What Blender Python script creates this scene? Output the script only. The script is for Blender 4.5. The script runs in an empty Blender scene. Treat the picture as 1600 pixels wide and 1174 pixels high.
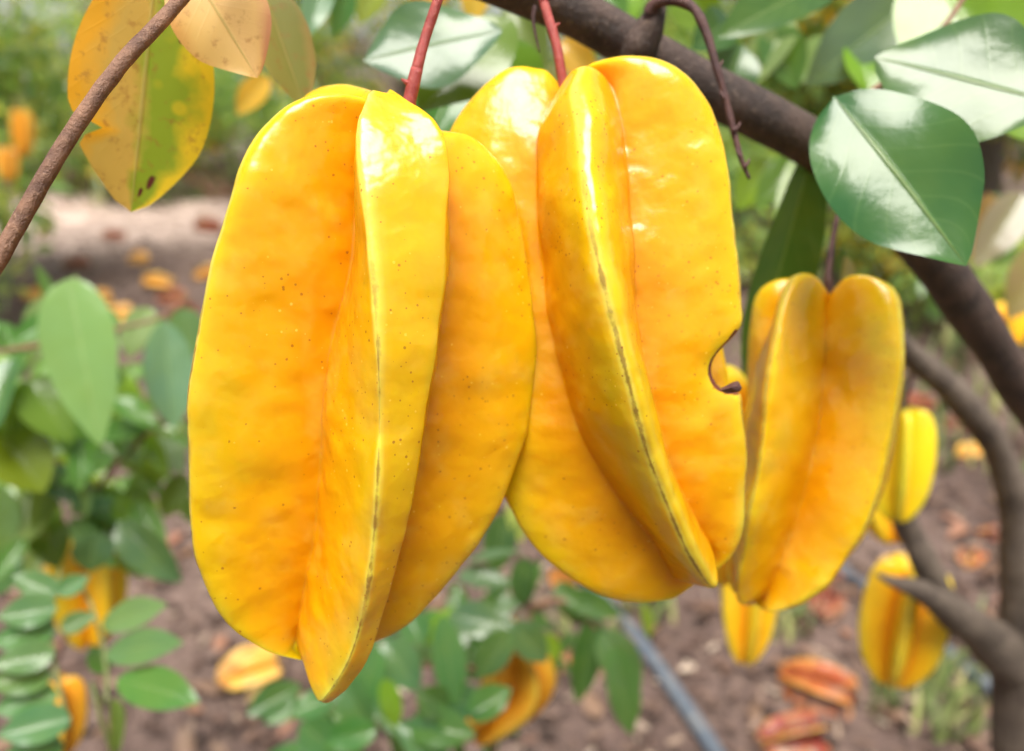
import bpy, bmesh, math, random
import numpy as np
from mathutils import Vector, noise
R_ = math.radians
random.seed(7)
rng = np.random.default_rng(7)
SC = bpy.context.scene
COL = SC.collection

# ------------------------------------------------------------------ camera
W0, H0, F0 = 1600.0, 1174.0, 1230.0
CAM = np.array([0.0, 0.0, 0.90]); PITCH = R_(22)
cd = bpy.data.cameras.new('camera'); cam = bpy.data.objects.new('camera', cd); COL.objects.link(cam)
cam.location = CAM; cam.rotation_euler = (R_(90) - PITCH, 0, 0)
cd.sensor_width = 36; cd.lens = 36 * F0 / W0
cd.clip_start = 0.01; cd.clip_end = 500
cd.dof.use_dof = True; cd.dof.focus_distance = 0.163; cd.dof.aperture_fstop = cd.lens / 3.3
cd.dof.aperture_blades = 0
SC.camera = cam
FW = np.array([0, math.cos(PITCH), -math.sin(PITCH)]); UP = np.array([0, math.sin(PITCH), math.cos(PITCH)]); RT = np.array([1.0, 0, 0])

# ------------------------------------------------------------------ sky, sun, exposure
SUN_EL, SUN_AZ = 74.0, 180.0          # nearly overhead
w = bpy.data.worlds.new('World'); SC.world = w; w.use_nodes = True
nt = w.node_tree; nt.nodes.clear()
sky = nt.nodes.new('ShaderNodeTexSky'); sky.sky_type = 'NISHITA'; sky.sun_disc = False
sky.sun_elevation = R_(SUN_EL); sky.sun_rotation = R_(SUN_AZ)
sky.air_density = 1.0; sky.dust_density = 1.5; sky.ozone_density = 1.0
hs = nt.nodes.new('ShaderNodeHueSaturation'); hs.inputs['Saturation'].default_value = 0.30
bg = nt.nodes.new('ShaderNodeBackground'); bg.inputs['Strength'].default_value = 0.075
wo = nt.nodes.new('ShaderNodeOutputWorld')
nt.links.new(sky.outputs[0], hs.inputs['Color']); nt.links.new(hs.outputs[0], bg.inputs['Color']); nt.links.new(bg.outputs[0], wo.inputs[0])
sd = bpy.data.lights.new('sun', 'SUN'); sd.energy = 4.3; sd.angle = R_(36); sd.color = (1, 0.95, 0.86)
sun = bpy.data.objects.new('sun', sd); COL.objects.link(sun)
az, el = R_(SUN_AZ), R_(SUN_EL)
sdir = Vector((math.sin(az) * math.cos(el), math.cos(az) * math.cos(el), math.sin(el)))
sun.rotation_euler = sdir.to_track_quat('Z', 'Y').to_euler()
SC.view_settings.view_transform = 'Standard'; SC.view_settings.look = 'None'
SC.view_settings.exposure = 1.05; SC.view_settings.gamma = 1
SC.cycles.use_denoising = True
SC.cycles.max_bounces = 6; SC.cycles.diffuse_bounces = 3; SC.cycles.glossy_bounces = 2; SC.cycles.transmission_bounces = 4
SC.cycles.sample_clamp_indirect = 4; SC.cycles.caustics_reflective = False; SC.cycles.caustics_refractive = False
SC.cycles.use_adaptive_sampling = True; SC.cycles.adaptive_threshold = 0.03

# ------------------------------------------------------------------ helpers
def P(px, py, d):
    """point of the place seen at photo pixel (px,py), d metres in front of the lens plane"""
    return CAM + d * (FW + (px - 800) / F0 * RT + (587 - py) / F0 * UP)
def G(px, py, z=0.0):
    v = FW + (px - 800) / F0 * RT + (587 - py) / F0 * UP
    return CAM + v * ((z - CAM[2]) / v[2])
def nrm(v):
    v = np.asarray(v, float); n = np.linalg.norm(v); return v / n if n > 1e-12 else v
def crv(pts, n):
    """smooth curve through points, resampled to n points evenly along its length"""
    p = np.asarray(pts, float)
    if len(p) == 2: return p[0] + (p[1] - p[0]) * np.linspace(0, 1, n)[:, None]
    q = np.vstack([2 * p[0] - p[1], p, 2 * p[-1] - p[-2]])
    out = []
    for i in range(1, len(q) - 2):
        p0, p1, p2, p3 = q[i - 1], q[i], q[i + 1], q[i + 2]
        t = np.linspace(0, 1, 14, endpoint=(i == len(q) - 3))[:, None]
        out.append(0.5 * ((2 * p1) + (-p0 + p2) * t + (2 * p0 - 5 * p1 + 4 * p2 - p3) * t ** 2 + (-p0 + 3 * p1 - 3 * p2 + p3) * t ** 3))
    o = np.vstack(out)
    s = np.concatenate([[0], np.cumsum(np.linalg.norm(np.diff(o, axis=0), axis=1))])
    tt = np.linspace(0, s[-1], n)
    return np.stack([np.interp(tt, s, o[:, k]) for k in range(o.shape[1])], 1)
def tag(o, label=None, cat=None, group=None, kind=None):
    if label: o['label'] = label
    if cat: o['category'] = cat
    if group: o['group'] = group
    if kind: o['kind'] = kind
    return o
def empty(name, loc, label=None, cat=None, group=None):
    o = bpy.data.objects.new(name, None); COL.objects.link(o); o.location = tuple(loc); o.empty_display_size = 0.01
    return tag(o, label, cat, group)
def mesh_obj(name, verts, faces, mat, parent=None, smooth=True, attrs=None, origin=None, color=None, uv=None):
    """verts are in world space; the object gets its origin at origin (or its parent's place)"""
    v = np.asarray(verts, float)
    wl = np.zeros(3)
    p = parent
    while p is not None: wl = wl + np.array(p.location); p = p.parent
    if origin is None: origin = wl if parent is not None else v.mean(0)
    me = bpy.data.meshes.new(name)
    me.from_pydata((v - origin).tolist(), [], faces if isinstance(faces, list) else faces.tolist())
    if smooth: me.polygons.foreach_set('use_smooth', np.ones(len(me.polygons), bool))
    for k, a in (attrs or {}).items():
        a = np.asarray(a, np.float32)
        if a.ndim == 2:
            at = me.attributes.new(k, 'FLOAT_COLOR', 'POINT'); at.data.foreach_set('color', np.hstack([a, np.ones((len(a), 1), np.float32)]).ravel())
        else:
            at = me.attributes.new(k, 'FLOAT', 'POINT'); at.data.foreach_set('value', a)
    if uv is not None:
        l = me.uv_layers.new(name='uv'); li = np.empty(len(me.loops), np.int32); me.loops.foreach_get('vertex_index', li)
        l.data.foreach_set('uv', np.asarray(uv, np.float32)[li].ravel())
    me.update()
    if mat: me.materials.append(mat)
    o = bpy.data.objects.new(name, me); COL.objects.link(o)
    o.location = tuple(np.asarray(origin) - wl); o.parent = parent
    if color: o.color = (*color, 1)
    return o

# ------------------------------------------------------------------ materials
class N:
    def __init__(s, name):
        s.m = bpy.data.materials.new(name); s.m.use_nodes = True; s.t = s.m.node_tree; s.t.nodes.clear()
    def __call__(s, typ, ins=None, **kw):
        n = s.t.nodes.new('ShaderNode' + typ)
        for k, v in kw.items(): setattr(n, k, v)
        for k, v in (ins or {}).items():
            sock = n.inputs[k]
            if hasattr(v, 'is_linked') or isinstance(v, bpy.types.NodeSocket): s.t.links.new(v, sock)
            else: sock.default_value = v
        return n
    def mix(s, fac, a, b, mode='MIX'):
        n = s.t.nodes.new('ShaderNodeMix'); n.data_type = 'RGBA'; n.blend_type = mode
        for i, v in ((0, fac), (6, a), (7, b)):
            if isinstance(v, bpy.types.NodeSocket): s.t.links.new(v, n.inputs[i])
            else: n.inputs[i].default_value = v if i == 0 else (*v, 1)[:4]
        return n.outputs[2]
    def math(s, op, a, b=0.0, c=0.0, clamp=False):
        n = s.t.nodes.new('ShaderNodeMath'); n.operation = op; n.use_clamp = clamp
        for i, v in enumerate((a, b, c)):
            if isinstance(v, bpy.types.NodeSocket): s.t.links.new(v, n.inputs[i])
            else: n.inputs[i].default_value = v
        return n.outputs[0]
    def ramp(s, fac, stops):
        n = s.t.nodes.new('ShaderNodeValToRGB'); e = n.color_ramp.elements
        while len(e) < len(stops): e.new(0.5)
        for k, (p, c) in enumerate(stops):
            e[k].position = p; e[k].color = (*c, 1) if hasattr(c, '__len__') else (c, c, c, 1)
        s.t.links.new(fac, n.inputs[0]); return n.outputs[0]
    def attr(s, name): return s('Attribute', attribute_name=name).outputs['Fac']
    def noise(s, scale, detail=3, vec=None, rough=0.5, out='Fac'):
        n = s('TexNoise', {'Scale': scale, 'Detail': detail, 'Roughness': rough})
        s.t.links.new(vec if vec is not None else s('TexCoord').outputs['Object'], n.inputs['Vector'])
        return n.outputs[out]
    def out(s, shader, disp=None):
        o = s('OutputMaterial'); s.t.links.new(shader, o.inputs[0]); return s.m

def vnoise(p, scale, octs=3, seed=0, gain=0.5):
    """smooth value noise in numpy, 0..1"""
    p = np.asarray(p, float) * scale + seed * 17.31; tot = 0; amp = 1; nrmz = 0
    def h(i, j, k):
        q = (i * 374761393 + j * 668265263 + k * 2147483647 + seed * 974634533) & 0xffffffff
        q = ((q ^ (q >> 13)) * 1274126177) & 0xffffffff
        return ((q ^ (q >> 16)) & 0xffff) / 65535.0
    for o in range(octs):
        f = np.floor(p).astype(np.int64); t = p - f; t = t * t * (3 - 2 * t); r = 0
        for dx in (0, 1):
            for dy in (0, 1):
                for dz in (0, 1):
                    w_ = (t[:, 0] if dx else 1 - t[:, 0]) * (t[:, 1] if dy else 1 - t[:, 1]) * (t[:, 2] if dz else 1 - t[:, 2])
                    r = r + w_ * h(f[:, 0] + dx, f[:, 1] + dy, f[:, 2] + dz)
        tot = tot + amp * r; nrmz += amp; amp *= gain; p = p * 2.03 + 5.2
    return tot / nrmz
def sstep(x, a, b):
    t = np.clip((x - a) / (b - a), 0, 1); return t * t * (3 - 2 * t)
def lerpc(c, col, f): return c + (np.asarray(col, float) - c) * np.asarray(f)[:, None]

SKIN = {}
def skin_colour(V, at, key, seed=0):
    """skin colour, point by point, with translucent depth painted in: orange towards the core, yellow on the ribs, greenish edges, blotches"""
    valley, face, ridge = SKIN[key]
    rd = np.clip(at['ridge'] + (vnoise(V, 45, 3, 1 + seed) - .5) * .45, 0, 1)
    c = lerpc(np.tile(np.asarray(valley, float), (len(V), 1)), face, sstep(rd, .05, .62))  # orange glow of thick translucent flesh is painted into the valleys
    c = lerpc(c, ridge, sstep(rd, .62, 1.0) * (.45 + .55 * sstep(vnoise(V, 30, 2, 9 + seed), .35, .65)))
    c = lerpc(c, (.68, .43, .06), .25 * sstep(vnoise(V, 150, 3, 2 + seed, .6), .5, .75))
    c = lerpc(c, (.40, .34, .02), .30 * sstep(vnoise(V, 70, 4, 3 + seed, .65), .56, .70) * sstep(at['ridge'], .3, .9))
    ln = at['line']
    c = lerpc(c, (.58, .53, .10), .70 * (1 - sstep(ln, .06, .30)) * sstep(vnoise(V, 42, 2, 4 + seed), .22, .50))
    c = lerpc(c, (.46, .46, .05), .5 * sstep(at['ridge'], .8, 1) * sstep(at['along'], .45, .9) * sstep(vnoise(V, 55, 3, 6 + seed), .4, .65))
    c = lerpc(c, (.30, .17, .03), .55 * (1 - sstep(ln, .05, .5)) * sstep(vnoise(V, 95, 4, 7 + seed, .65), .52, .66) * sstep(at['along'], .2, .6))
    if key in ('orange', 'red', 'peach'):      # bruises and rot
        c = lerpc(c, (.10, .035, .02), .55 * sstep(vnoise(V, 32, 4, 11 + seed, .6), .52, .68)); c = lerpc(c, (.30, .20, .14), .5 * sstep(vnoise(V, 60, 4, 12 + seed, .6), .56, .68))
    return np.clip(c, 0, 1)
def fruit_mat(name, key, valley, face, ridge, speck=1.0, sss=0.8, rough=0.21, fine=True):
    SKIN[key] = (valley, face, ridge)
    n = N(name)
    c = n('Attribute', attribute_name='skin').outputs['Color']
    kw = {}
    if fine:
        ln, tt, sc = n.attr('line'), n.attr('along'), n.attr('scar')
        obj = n('TexCoord').outputs['Object']
        br = n('TexNoise', {'Scale': 150.0, 'Detail': 4.0, 'Roughness': 0.7, 'Vector': obj}).outputs['Color']
        sp = n('SeparateColor', {'Color': br})
        wav = n.math('ADD', ln, n.math('MULTIPLY', n.math('SUBTRACT', sp.outputs[0], 0.5), 0.45))
        # dark broken scar line on the edge of a rib
        k = n.math('MULTIPLY', n.ramp(wav, [(0.03, 1), (0.12, 0)]), n.math('MULTIPLY', n.ramp(sp.outputs[1], [(0.36, 0.2), (0.52, 1)]), n.attr('rub')))
        c = n.mix(k, c, (0.13, 0.045, 0.012))
        c = n.mix(n.ramp(sp.outputs[2], [(0.50, 0), (0.72, 0.30)]), c, n.mix(1.0, c, (0.80, 0.78, 0.6), 'MULTIPLY'))
        v = n('TexVoronoi', {'Scale': 860.0, 'Vector': obj}, feature='F1')
        sep = n('SeparateColor', {'Color': v.outputs['Color']})
        spot = n.math('LESS_THAN', v.outputs['Distance'], n.math('ADD', 0.06, n.math('MULTIPLY', n.math('MULTIPLY', sep.outputs[1], sep.outputs[1]), 0.24)))
        dens = n.math('LESS_THAN', sep.outputs[0], n.attr('clus'))
        c = n.mix(n.math('MULTIPLY', n.math('MULTIPLY', spot, dens), 0.66 * speck), c, n.mix(n.math('GREATER_THAN', sep.outputs[2], 0.75), (0.24, 0.06, 0.012), (0.74, 0.48, 0.06)))
        c = n.mix(n.ramp(n.math('ADD', sc, n.math('MULTIPLY', n.math('SUBTRACT', sp.outputs[2], 0.5), 0.9)), [(0.35, 0), (0.6, 1)]), c, (0.11, 0.030, 0.016))
        kw['Normal'] = n('Bump', {'Strength': 0.35, 'Distance': 0.0014, 'Height': n.noise(170, 2)}).outputs[0]
        kw['Roughness'] = n.math('ADD', rough - .06, n.math('MULTIPLY', sp.outputs[1], 0.16))
    else: kw['Roughness'] = rough
    p = n('BsdfPrincipled', {'Base Color': c, 'IOR': 1.45, 'Specular IOR Level': 0.46, 'Subsurface Weight': sss, 'Subsurface Radius': (1.0, 0.60, 0.08), 'Subsurface Scale': 0.009, **kw})
    return n.out(p.outputs[0])
M = {}
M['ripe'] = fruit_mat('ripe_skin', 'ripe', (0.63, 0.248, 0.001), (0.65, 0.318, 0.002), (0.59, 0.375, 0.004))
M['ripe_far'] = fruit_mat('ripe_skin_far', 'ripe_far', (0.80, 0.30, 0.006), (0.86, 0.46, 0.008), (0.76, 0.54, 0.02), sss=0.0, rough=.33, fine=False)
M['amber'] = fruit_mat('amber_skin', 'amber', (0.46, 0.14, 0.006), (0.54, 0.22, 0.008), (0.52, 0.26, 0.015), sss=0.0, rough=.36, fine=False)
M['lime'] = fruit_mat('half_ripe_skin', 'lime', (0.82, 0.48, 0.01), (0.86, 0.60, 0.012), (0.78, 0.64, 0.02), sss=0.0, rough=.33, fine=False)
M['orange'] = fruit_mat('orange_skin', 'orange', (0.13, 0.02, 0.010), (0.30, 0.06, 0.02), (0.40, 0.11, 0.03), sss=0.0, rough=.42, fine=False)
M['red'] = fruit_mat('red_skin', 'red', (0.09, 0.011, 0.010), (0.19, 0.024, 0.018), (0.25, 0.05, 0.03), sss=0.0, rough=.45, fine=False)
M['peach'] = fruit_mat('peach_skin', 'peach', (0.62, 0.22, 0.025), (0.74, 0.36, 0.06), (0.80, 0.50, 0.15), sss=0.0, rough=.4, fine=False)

def leaf_mat():
    n = N('leaf_skin')
    uv = n('UVMap', uv_map='uv').outputs[0]
    s = n('SeparateXYZ', {'Vector': uv}); u, v = s.outputs[0], s.outputs[1]     # u -1..1 across, v 0..1 along
    col = n('ObjectInfo').outputs['Color']; rnd = n('ObjectInfo').outputs['Random']
    au = n.math('ABSOLUTE', u)
    ph = n.math('MULTIPLY', n.math('ADD', n.math('SUBTRACT', v, n.math('MULTIPLY', au, 0.28)), n.math('MULTIPLY', n.noise(28, 1), 0.22)), 7.0)
    side = n.math('PINGPONG', ph, 0.5)
    vein = n.ramp(side, [(0.0, 1), (0.09, 0)])
    mid = n.ramp(au, [(0.01, 1), (0.045, 0)])
    vecw = n('TexCoord').outputs['Object']
    c = n.mix(n.ramp(n.noise(45, 2, vecw), [(0.3, 0), (0.75, 0.45)]), col, n.mix(0.55, col, (0.16, 0.24, 0.03)))
    c = n.mix(n.math('MULTIPLY', vein, 0.09), c, (0.20, 0.34, 0.12))
    c = n.mix(n.math('MULTIPLY', mid, 0.28), c, (0.32, 0.42, 0.16))
    h = n.math('SUBTRACT', n.math('MULTIPLY', n.noise(60, 1, vecw), 0.8), n.math('ADD', n.math('MULTIPLY', vein, 0.012), n.math('MULTIPLY', mid, 0.35)))
    bump = n('Bump', {'Strength': 0.6, 'Distance': 0.0016, 'Height': n.math('ADD', h, n.math('MULTIPLY', n.noise(260, 2, vecw), 0.12))})
    p = n('BsdfPrincipled', {'Base Color': c, 'Roughness': n.math('ADD', 0.13, n.math('MULTIPLY', n.noise(70, 2, vecw), 0.18)), 'IOR': 1.5, 'Normal': bump.outputs[0]})
    tr = n('BsdfTranslucent', {'Color': n.mix(0.85, c, n.mix(1.0, c, (3.2, 2.6, 0.9), 'MULTIPLY'))})
    mx = n('MixShader', {0: 0.36, 1: p.outputs[0], 2: tr.outputs[0]})
    return n.out(mx.outputs[0])
M['leaf'] = leaf_mat()

def turning_leaf_mat(name, left, right, spots):
    """a leaf turning colour: the two halves ripen differently, with blotches and spots"""
    n = N(name)
    s = n('SeparateXYZ', {'Vector': n('UVMap', uv_map='uv').outputs[0]}); u, v = s.outputs[0], s.outputs[1]
    au = n.math('ABSOLUTE', u); vec = n('TexCoord').outputs['Object']
    big = n.noise(60, 4, vec); 
    edge = n.math('ADD', au, n.math('MULTIPLY', n.math('SUBTRACT', big, 0.5), 1.7))
    cl = n.mix(n.ramp(n.math('ADD', edge, n.math('MULTIPLY', n.math('SUBTRACT', 0.45, v), 0.9)), [(0.45, 0), (0.95, 1)]), left[0], left[1])
    cr = n.mix(n.ramp(edge, [(0.50, 0), (0.85, 1)]), right[0], right[1])
    yv = n('TexVoronoi', {'Scale': 130.0}, feature='F1'); n.t.links.new(vec, yv.inputs['Vector'])
    cr = n.mix(n.math('MULTIPLY', n.ramp(yv.outputs['Distance'], [(0.18, 1), (0.32, 0)]), n.ramp(n.noise(30, 2, vec), [(0.45, 0), (0.6, 1)])), cr, right[1])
    side = n.ramp(n.math('ADD', n.math('ADD', u, 0.5), n.math('MULTIPLY', n.math('SUBTRACT', n.noise(85, 3, vec), 0.5), 0.8)), [(0.36, 0), (0.62, 1)])
    c = n.mix(side, cl, cr)
    c = n.mix(n.math('MULTIPLY', n.ramp(n.noise(260, 4, vec, 0.7), [(0.55, 0), (0.66, 1)]), 0.5), c, (0.30, 0.11, 0.02))
    mid = n.ramp(au, [(0.012, 1), (0.04, 0)])
    c = n.mix(n.math('MULTIPLY', mid, 0.6), c, (0.38, 0.30, 0.08))
    for (su, sv, sr) in spots:
        du = n.math('MULTIPLY', n.math('SUBTRACT', u, su), 0.28); dv = n.math('SUBTRACT', v, sv)
        d = n.math('SQRT', n.math('ADD', n.math('MULTIPLY', du, du), n.math('MULTIPLY', dv, dv)))
        d = n.math('ADD', d, n.math('MULTIPLY', n.math('SUBTRACT', n.noise(400, 2, vec), 0.5), sr * 0.9))
        c = n.mix(n.ramp(n.math('DIVIDE', d, sr), [(0.6, 1), (1.0, 0)]), c, (0.09, 0.012, 0.004))
    vein = n.ramp(n.math('PINGPONG', n.math('MULTIPLY', n.math('SUBTRACT', v, n.math('MULTIPLY', au, 0.28)), 10.0), 0.5), [(0, 1), (0.08, 0)])
    bump = n('Bump', {'Strength': 0.3, 'Distance': 0.001, 'Height': n.math('SUBTRACT', n.noise(70, 3, vec), n.math('ADD', mid, n.math('MULTIPLY', vein, 0.07)))})
    p = n('BsdfPrincipled', {'Base Color': c, 'Roughness': 0.5, 'Normal': bump.outputs[0]})
    tr = n('BsdfTranslucent', {'Color': n.mix(1.0, c, (1.5, 1.35, 1.0), 'MULTIPLY')})
    mx = n('MixShader', {0: 0.42, 1: p.outputs[0], 2: tr.outputs[0]})
    return n.out(mx.outputs[0])
M['leaf_yellow'] = turning_leaf_mat('yellowing_leaf_skin', ((0.56, 0.36, 0.07), (0.74, 0.36, 0.01)), ((0.22, 0.30, 0.01), (0.66, 0.47, 0.01)), [(0.42, 0.868, 0.036), (0.24, 0.914, 0.027), (0.5, 0.30, 0.012)])
M['leaf_pink'] = turning_leaf_mat('pinkish_leaf_skin', ((0.62, 0.40, 0.12), (0.60, 0.32, 0.09)), ((0.62, 0.39, 0.14), (0.52, 0.24, 0.12)), [])
M['leaf_olive'] = turning_leaf_mat('olive_leaf_skin', ((0.24, 0.22, 0.04), (0.34, 0.24, 0.05)), ((0.20, 0.20, 0.03), (0.30, 0.22, 0.05)), [])

def crown_mat(name, a, b, c3):
    n = N(name)
    rnd = n.attr('rnd')
    c = n.ramp(rnd, [(0.0, a), (0.55, b), (0.9, c3), (1.0, c3)])
    p = n('BsdfPrincipled', {'Base Color': c, 'Roughness': 0.2})
    tr = n('BsdfTranslucent', {'Color': n.mix(1.0, c, (2.4, 2.1, 0.9), 'MULTIPLY')})
    return n.out(n('MixShader', {0: 0.48, 1: p.outputs[0], 2: tr.outputs[0]}).outputs[0])
M['crown'] = crown_mat('crown_leaves', (0.10, 0.19, 0.07), (0.19, 0.31, 0.11), (0.40, 0.44, 0.14))
M['crown_warm'] = crown_mat('crown_leaves_warm', (0.09, 0.16, 0.05), (0.18, 0.25, 0.07), (0.52, 0.33, 0.05))

def bark_mat(name, a, b, c3, scale=1.0, rough=0.7):
    n = N(name); vec = n('TexCoord').outputs['Object']
    mp = n('Mapping', {'Vector': vec, 'Scale': (1, 1, 1)}).outputs[0]
    big = n.noise(90 * scale, 5, mp, 0.6); fine = n.noise(700 * scale, 4, mp, 0.7)
    c = n.mix(n.ramp(big, [(0.35, 0), (0.62, 1)]), a, b)
    c = n.mix(n.math('MULTIPLY', n.ramp(fine, [(0.56, 0), (0.68, 1)]), 0.6), c, c3)
    bump = n('Bump', {'Strength': 0.9, 'Distance': 0.0018 / scale, 'Height': n.math('ADD', big, n.math('MULTIPLY', fine, 0.6))})
    return n.out(n('BsdfPrincipled', {'Base Color': c, 'Roughness': rough, 'Normal': bump.outputs[0]}).outputs[0])
M['bark'] = bark_mat('dark_bark', (0.026, 0.016, 0.014), (0.070, 0.042, 0.033), (0.20, 0.14, 0.105))
M['bark_pale'] = bark_mat('grey_brown_bark', (0.075, 0.055, 0.045), (0.15, 0.115, 0.09), (0.28, 0.23, 0.18), 0.7, 0.9)
M['twig'] = bark_mat('twig_bark', (0.10, 0.045, 0.028), (0.24, 0.12, 0.07), (0.34, 0.20, 0.13), 1.6, 0.6)
M['stalk'] = bark_mat('red_stalk', (0.24, 0.025, 0.025), (0.34, 0.05, 0.04), (0.42, 0.14, 0.07), 3, 0.4)
M['stalk_dry'] = bark_mat('dry_stalk', (0.045, 0.015, 0.017), (0.09, 0.035, 0.03), (0.18, 0.10, 0.07), 3, 0.6)
M['green_stem'] = bark_mat('green_stem', (0.12, 0.17, 0.05), (0.20, 0.20, 0.07), (0.28, 0.22, 0.10), 1.5, 0.5)

def ground_mat():
    n = N('mulched_earth'); vec = n('TexCoord').outputs['Object']
    n1 = n('SeparateColor', {'Color': n('TexNoise', {'Scale': 2.3, 'Detail': 3.0, 'Vector': vec}).outputs['Color']})
    n2 = n('SeparateColor', {'Color': n('TexNoise', {'Scale': 55.0, 'Detail': 4.0, 'Roughness': 0.7, 'Vector': vec}).outputs['Color']})
    c = n.mix(n.ramp(n1.outputs[0], [(0.35, 0), (0.65, 1)]), (0.090, 0.055, 0.046), (0.175, 0.118, 0.100))
    c = n.mix(n.ramp(n2.outputs[0], [(0.40, 0), (0.66, 0.8)]), c, (0.045, 0.027, 0.020))
    c = n.mix(n.math('MULTIPLY', n.ramp(n2.outputs[1], [(0.55, 0), (0.68, 1)]), 0.6), c, (0.24, 0.165, 0.125))
    # a pale patch, sunlit brightness painted into the ground colour
    g = n('SeparateXYZ', {'Vector': vec})
    dx = n.math('ADD', g.outputs[0], 3.0); dy = n.math('SUBTRACT', g.outputs[1], 4.6)
    d = n.math('SQRT', n.math('ADD', n.math('MULTIPLY', n.math('MULTIPLY', dx, dx), 0.45), n.math('MULTIPLY', dy, dy)))
    d = n.math('ADD', d, n.math('MULTIPLY', n1.outputs[1], 1.5))
    c = n.mix(n.ramp(n.math('MULTIPLY', d, 0.4), [(0.36, 0.85), (0.86, 0)]), c, (0.62, 0.48, 0.41))
    bump = n('Bump', {'Strength': 1.0, 'Distance': 0.03, 'Height': n.noise(26, 3, vec, 0.7)})
    return n.out(n('BsdfPrincipled', {'Base Color': c, 'Roughness': 0.95, 'Normal': bump.outputs[0]}).outputs[0])
M['ground'] = ground_mat()
def litter_mat(name, stops, rough=0.8):
    n = N(name)
    c = n.ramp(n.attr('rnd'), stops)
    c = n.mix(n.math('MULTIPLY', n.noise(90, 4), 0.35), c, (0.06, 0.04, 0.03))
    return n.out(n('BsdfPrincipled', {'Base Color': c, 'Roughness': rough}).outputs[0])
M['mulch'] = litter_mat('wood_mulch', [(0, (0.02, 0.012, 0.009)), (0.35, (0.07, 0.036, 0.026)), (0.65, (0.14, 0.078, 0.056)), (0.85, (0.25, 0.165, 0.12)), (1, (0.50, 0.40, 0.31))])
M['dryleaf'] = litter_mat('dry_leaves', [(0, (0.08, 0.035, 0.022)), (0.4, (0.15, 0.08, 0.05)), (0.75, (0.22, 0.135, 0.085)), (0.93, (0.30, 0.11, 0.06)), (1, (0.36, 0.25, 0.08))], 0.6)
M['grass'] = litter_mat('weed_blades', [(0, (0.07, 0.12, 0.03)), (0.6, (0.16, 0.22, 0.06)), (1, (0.36, 0.34, 0.12))], 0.6)
def hose_mat():
    n = N('black_hose_plastic')
    c = n.mix(n.ramp(n.noise(60, 5), [(0.45, 0), (0.7, 0.7)]), (0.075, 0.095, 0.125), (0.20, 0.19, 0.18))
    return n.out(n('BsdfPrincipled', {'Base Color': c, 'Roughness': 0.42}).outputs[0])
M['hose'] = hose_mat()

# ------------------------------------------------------------------ generic shapes
def tube(path, rad, n=40, segs=12, lumps=0.0, seed=0, cap=True):
    p = crv(path, n); r = np.interp(np.linspace(0, 1, n), np.linspace(0, 1, len(rad)), rad)
    V, Fc = [], []
    t = np.gradient(p, axis=0); up = np.array([0.13, -0.4, 0.9])
    for i in range(n):
        ti = nrm(t[i]); a = nrm(np.cross(ti, up)); b = np.cross(ti, a)
        for k in range(segs):
            q = 2 * math.pi * k / segs
            d = a * math.cos(q) + b * math.sin(q); rr = r[i]
            if lumps:
                pp = p[i] + d * rr
                rr *= 1 + lumps * noise.noise(Vector(pp * (0.55 / max(r.max(), 1e-5))) + Vector((seed, seed, 0)))
            V.append(p[i] + d * rr)
    for i in range(n - 1):
        for k in range(segs):
            k2 = (k + 1) % segs
            Fc.append([i * segs + k, i * segs + k2, (i + 1) * segs + k2, (i + 1) * segs + k])
    if cap:
        Fc.append(list(range(segs))[::-1]); Fc.append([(n - 1) * segs + k for k in range(segs)])
    return np.array(V), Fc
def join(parts):
    V, Fc, o = [], [], 0
    for v, f in parts:
        V.append(v); Fc += [[i + o for i in q] for q in f]; o += len(v)
    return np.vstack(V), Fc

PROF_R = [(0, -.03), (.16, .030), (.38, .062), (.62, .058), (.84, .0), (.96, -.12), (1, -.30), (.985, -.48), (.90, -.66), (.73, -.81), (.48, -.93), (.22, -.99), (.0, -.965)]
PROF_V = [(0, -.03), (.15, -.035), (.30, -.08), (.40, -.20), (.43, -.38), (.42, -.56), (.35, -.74), (.21, -.90), (0, -.965)]
def star_frame(crown, bottom):
    z = nrm(crown - bottom); to = nrm(CAM - 0.5 * (crown + bottom)); e1 = nrm(to - z * np.dot(to, z)); e2 = nrm(np.cross(z, e1))
    if np.dot(e2, RT) < 0 and abs(np.dot(e2, RT)) > .2: e2 = -e2
    return z, e1, e2
def star_curve(prof, crown, bottom, az, R, rows, bow=None, frame=None, hump=1.0):
    z, e1, e2 = frame; L = np.linalg.norm(crown - bottom)
    d = e1 * math.cos(az) + e2 * math.sin(az)
    p = crv([(a, b * hump if b > 0 else b, 0) for a, b in prof], rows)
    zz = np.clip(-p[:, 1], 0, 1)
    off = (bow if bow is not None else np.zeros(3))[None, :] * (np.sin(zz * math.pi))[:, None]
    return crown + d * (p[:, :1] * R) + z * ((p[:, 1:2] + .0) * L) + off
def ring_spline(ctrl, per):
    """closed uniform B-spline along axis 1 of (rows, k, c)"""
    k = ctrl.shape[1]; out = []
    for i in range(k):
        p0, p1, p2, p3 = (ctrl[:, (i + j - 1) % k] for j in range(4))
        for s in range(per):
            t = s / per
            out.append(((1 - t) ** 3 * p0 + (3 * t ** 3 - 6 * t ** 2 + 4) * p1 + (-3 * t ** 3 + 3 * t ** 2 + 3 * t + 1) * p2 + t ** 3 * p3) / 6)
    return np.stack(out, 1)
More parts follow.
